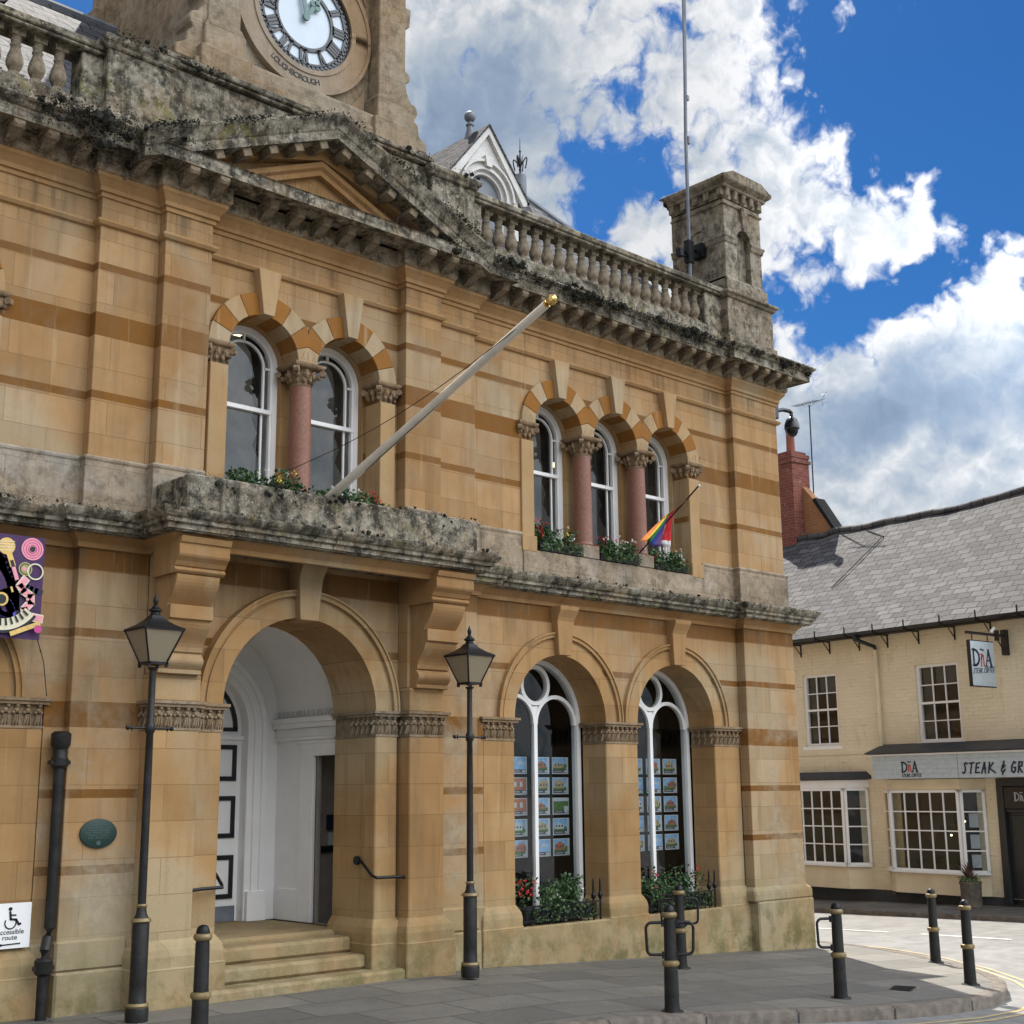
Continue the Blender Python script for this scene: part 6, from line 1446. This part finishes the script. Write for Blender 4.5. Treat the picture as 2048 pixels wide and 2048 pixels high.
# chimney with pot, brick gable behind
m_ = MB(); m_.box(-3.5, -2.56, 3.0, 3.64, 6.5, 10.32); m_.box(-3.54, -2.52, 2.96, 3.68, 10.12, 10.20); m_.box(-3.52, -2.54, 2.98, 3.66, 10.26, 10.36); m_.box(-3.47, -2.6, 3.04, 3.6, 10.36, 10.44)
ch = hb(m_, 'chimney', M['red_brick'])
m_ = MB(); m_.lathe((-2.75, 3.2, 10.4), [(.12, 0), (.115, .05), (.105, .55), (.12, .58), (.12, .66), (.09, .67)], 14); m_.build('chimney_pot', simple('terracotta_pot', (.25, .075, .045), .8), ch, loc=(0, 0, 0), smooth=40)
m_ = MB(); m_.prism([(-2.56, 7.4), (-1.2, 7.4), (-1.55, 8.10), (-2.15, 9.02), (-2.56, 9.5)], 'y', 3.35, 3.6); m_.build('gable', M['orange_brick'], ch, loc=(0, 0, 0))
m_ = MB(); m_.loft([[(-1.48, y, 8.02), (-1.42, y, 8.06), (-2.12, y, 9.12), (-2.2, y, 9.06)] for y in (3.28, 3.66)]); m_.build('gable_coping', M['stone_slate'], ch, loc=(0, 0, 0))
t = thing('tv_aerial', 'spiky rooftop television aerial on a thin pole beside the brick chimney', 'aerial', HA + Vector((0, 0, .42)), HROT)
m_ = MB(); m_.tube([(-2.47, 3.66, 8.6), (-2.44, 3.66, 11.72)], .018, 6); m_.build('pole', M['iron_dusty'], t)
m_ = MB(); ax, ay, az = -2.44, 3.66, 11.78; dirx = Vector((.985, -.17, -.10))
bp = lambda q: Vector((ax, ay, az)) + dirx * q
m_.tube([bp(-.62), bp(.62)], .009, 5)
for k in range(12):
    q = -.6 + k * .085; p = bp(q); m_.tube([p + Vector((.03, .13, 0)), p - Vector((.03, .13, 0))], .005, 4)
for s in (-1, 1): m_.tube([bp(.5), bp(.62) + Vector((.02, .1 * s, .22 * s))], .005, 4); m_.tube([bp(.56) + Vector((-.06, 0, .14 * s)), bp(.56) + Vector((.12, 0, .10 * s))], .005, 4)
m_.tube([bp(-.28), bp(-.2) - Vector((0, 0, .09)), bp(.1) - Vector((0, 0, .10)), bp(.3)], .006, 5); m_.build('antenna_array', M['iron_dusty'], t)

# ---- signs on the house
def dna(mb_, x, z, h, y0, y1, md=0, mr=1):      # serif D, red tilde n, serif A; x = left, z = baseline
    w = h * .12
    S = lambda pts, wd, m: mb_.stroke([(x + a * h, z + b2 * h) for a, b2 in pts], wd, y0, y1, None, m)
    S([(.14, .0), (.14, 1)], w * 1.3, md); S([(0, .03), (.3, .03)], w * .6, md); S([(0, .97), (.3, .97)], w * .6, md)
    S([(.2 + .48 * math.sin(PI * k / 12) * 1.0, .5 - .47 * math.cos(PI * k / 12)) for k in range(13)], w * 1.2, md)
    S([(.86, .02), (.93, .68)], w * 1.0, mr); S([(.90, .45), (1.0, .68), (1.10, .62), (1.13, .08), (1.19, .05)], w * 1.0, mr); S([(.80, .74), (.93, .70)], w * .7, mr)
    S([(.83, .98), (.94, 1.04), (1.05, .95), (1.18, 1.0)], w * .7, md)
    S([(1.34, .02), (1.62, 1)], w * .8, md); S([(1.62, 1), (1.86, .02)], w * 1.5, md); S([(1.44, .36), (1.76, .36)], w * .7, md); S([(1.24, .02), (1.46, .02)], w * .6, md); S([(1.72, .02), (1.98, .02)], w * .6, md)
BR = {'S': [[(.62, .88), (.40, 1.0), (.22, .85), (.35, .60), (.42, .30), (.25, .02), (.02, .10)]], 'T': [[(.0, .92), (.62, .98)], [(.34, .96), (.26, .0)]], 'E': [[(.55, .95), (.12, .90), (.06, .05), (.55, .08)], [(.1, .50), (.45, .52)]],
      'A': [[(.0, .0), (.30, .98), (.52, .02)], [(.1, .38), (.5, .42)]], 'K': [[(.1, .98), (.05, .0)], [(.58, .92), (.1, .45), (.95, .02)]], '&': [[(.6, .62), (.35, .75), (.2, .60), (.42, .50), (.18, .40), (.16, .18), (.45, .1), (.62, .3)], [(.40, 1.05), (.36, .85)], [(.36, .12), (.32, -.15)]],
      'G': [[(.55, .85), (.35, .98), (.1, .6), (.1, .15), (.4, .0), (.58, .2), (.58, .45), (.35, .45)]], 'R': [[(.1, .0), (.12, .95), (.5, .92), (.5, .6), (.12, .5), (.6, .0)]], 'I': [[(.15, .98), (.12, .0)]], 'L': [[(.12, .98), (.08, .04), (.5, .02)]],
      'C': [[(.55, .85), (.35, .98), (.1, .6), (.1, .15), (.35, .0), (.58, .12)]], 'O': [[(.3, 1), (.08, .6), (.12, .1), (.35, 0), (.55, .4), (.5, .85), (.3, 1)]], 'F': [[(.55, .95), (.12, .92), (.06, .0)], [(.1, .5), (.42, .52)]], ' ': []}
def brush(mb_, text, x, z, h, wd, y0, y1, m=0, step=.66, rise=0.0):
    for ch_ in text:
        for st in BR[ch_]: mb_.stroke([(x + (a * .8 + b2 * .16) * h, z + b2 * h) for a, b2 in st], wd, y0, y1, None, m)
        x += step * h * (.55 if ch_ in 'I ' else 1.0) * (1.25 if ch_ == 'K' else 1); z += rise
t = thing('fascia_sign', 'long pale grey shop fascia lettered DnA and STEAK & GR above the bay window', 'sign', HA + Vector((0, 0, .42)), HROT)
m_ = MB(); m_.box(2.19, 10.5, -.52, -.10, 2.04, 2.49); 
for k in range(1, 5): pass
m_.build('board', M['sign_pale'], t, bevel=.004)
m_ = MB(); m_.box(4.195, 4.205, -.5215, -.5195, 2.04, 2.49)
for k in range(1, 5): m_.box(2.2, 10.5, -.5212, -.5198, 2.04 + .09 * k, 2.043 + .09 * k)
m_.build('board_joint', M['lead'], t)
m_ = MB(); m_.box(2.13, 10.55, -.57, -.08, 2.49, 2.525); m_.build('cornice_strip', M['white'], t, bevel=.006)
m_ = MB(); m_.prism([(-.60, 2.53), (-.60, 2.555), (-.0, 2.74), (-.0, 2.53)], 'x', 2.08, 10.6); m_.build('lead_flashing', M['dark_lead'], t)
m_ = MB(); dna(m_, 2.90, 2.165, .20, -.528, -.521); brush(m_, 'STEAK COFFEE', 2.90, 2.075, .065, .008, -.527, -.521, 0, .62); brush(m_, 'STEAK & GRILL', 4.29, 2.12, .20, .030, -.529, -.521, 0, .70); m_.build('lettering', [M['text_navy'], M['text_red']], t)
t = thing('hanging_sign', 'grey hanging shop sign lettered DnA on a black wall bracket', 'sign', HA + Vector((0, 0, .42)), HROT)
SX = 5.13
m_ = MB(); m_.box(SX - .03, SX + .03, -1.24, -.49, 3.67, 4.53); m_.build('edge_frame', M['black_paint'], t)
m_ = MB(); m_.box(SX + .03, SX + .036, -1.215, -.50, 3.69, 4.51); m_.build('panel', M['sign_pale'], t)
m_ = MB(); n0 = 0; dna(m_, -.33, .36, .31, -.002, .003); brush(m_, 'STEAK COFFEE', -.33, .22, .095, .012, -.002, .003, 0, .60, .004)
for i in range(len(m_.v)): x, y, z = m_.v[i]; m_.v[i] = (SX + .038 - y, -.858 + x * 1.0, 3.69 + z)
m_.build('lettering', [M['text_navy'], M['text_red']], t)
m_ = MB(); m_.box(SX - .02, SX + .02, -1.28, 0, 4.64, 4.69); m_.box(SX - .045, SX + .045, -.13, .0, 4.30, 4.78); m_.box(SX - .03, SX + .03, -.35, -.27, 4.56, 4.76); m_.tube([(SX, -.1, 4.36), (SX, -.35, 4.64)], .012, 6)
for y in (-1.10, -.62): m_.tube([(SX, y, 4.65), (SX, y, 4.53)], .012, 6)
m_.build('bracket', M['black_paint'], t)
m_ = MB(); m_.tube([(SX, -.50, 4.70), (SX + .02, -.40, 4.80)], .03, 8); m_.build('spot_lamp', M['white'], t)
t = thing('door_sign', 'dark glass panel lettered DnA in white above the shop door', 'sign', HA + Vector((0, 0, .42)), HROT)
m_ = MB(); m_.box(4.81, 5.81, -.03, .0, 1.47, 1.86); m_.build('panel', M['black_paint'], t)
m_ = MB(); dna(m_, 5.02, 1.61, .15, -.035, -.03, 0, 0); m_.build('lettering', M['card_white'], t)
for k, z in enumerate((1.12, .73, .38)):
    o = MB(); o.box(-.085, .085, -.002, .002, 0, .26 if k < 2 else .24); c = o.build('menu_card', M['card_white'])
    c.location = HA + Vector((0, 0, .42)); p = Matrix.Rotation(HROT, 3, 'Z') @ Vector((4.175, -.115, z)); c.location = HA + Vector((0, 0, .42)) + p; c.rotation_euler = (0, 0, HROT + math.atan2(.30, .34))
    tag(c, 'white menu card in the bay window side light, %s of three' % ('topmost', 'middle', 'lowest')[k], 'menu card', 'menu cards in the bay window')
# planter by the door
pl = HA + Vector((0, 0, .12)) + Matrix.Rotation(HROT, 3, 'Z') @ Vector((4.35, -.62, 0))
t = thing('planter', 'round pale tub with spiky reddish plant beside the shop door', 'planter', pl, HROT)
m_ = MB(); m_.lathe((0, 0, 0), [(.17, 0), (.185, .06), (.19, .40), (.20, .42), (.20, .46), (.17, .46), (.165, .42)], 20); m_.build('tub', M['kerb'], t, smooth=40)
m_ = MB(); rnd = random.Random(9)
for k in range(26):
    a = rnd.uniform(0, 2 * PI); sp = rnd.uniform(.1, .26); h = rnd.uniform(.18, .42); p0 = Vector((0, 0, .45)); p1 = Vector((math.cos(a) * sp * .6, math.sin(a) * sp * .6, .45 + h * .75)); p2 = Vector((math.cos(a) * sp * 1.2, math.sin(a) * sp * 1.2, .45 + h)); sd_ = Vector((-math.sin(a), math.cos(a), 0)) * .018
    m_.face((p0 - sd_ * .6, p0 + sd_ * .6, p1 + sd_, p1 - sd_)); m_.face((p1 - sd_, p1 + sd_, p2))
m_.build('spiky_leaves', simple('bronze_leaf', (.10, .05, .035), .5, var=.4), t)
m_ = MB()
for k in range(260): a = rnd.uniform(0, 2 * PI); q = .2 * rnd.random() ** .5; leaf(m_, (math.cos(a) * q, math.sin(a) * q, .43 + rnd.random() * .10), .04, rnd.randint(0, 1), rnd)
m_.build('underplanting', [M['leaf'], M['leaf2']], t)
# far pavement under the house
Hm = Matrix.Translation(HA + Vector((0, 0, .42))) @ Matrix.Rotation(HROT, 4, 'Z')
fz = lambda s: -.42 + .028 * max(-4, min(8, s))
m_ = MB(); ss = [-30, -8, -4, 0, 2, 4, 6, 8, 14, 40]; k2 = MB()
for a, b2 in zip(ss, ss[1:]):
    m_.face([Hm @ Vector(p) for p in ((a, .5, fz(a)), (b2, .5, fz(b2)), (b2, -1.82, fz(b2) - .02), (a, -1.82, fz(a) - .02))])
    for q in ([(a, -1.82, fz(a) - .018), (b2, -1.82, fz(b2) - .018), (b2, -1.95, fz(b2) - .03), (a, -1.95, fz(a) - .03)], [(a, -1.95, fz(a) - .03), (b2, -1.95, fz(b2) - .03), (b2, -1.97, fz(b2) - .3), (a, -1.97, fz(a) - .3)]): k2.face([Hm @ Vector(p) for p in q])
tag(m_.build('far_pavement', M['paving'], smooth=60), 'narrow paved footway in front of the cream house', 'pavement', kind='structure')
tag(k2.build('far_kerb', M['kerb'], smooth=50), 'straight kerb in front of the cream house', 'kerb', kind='structure')
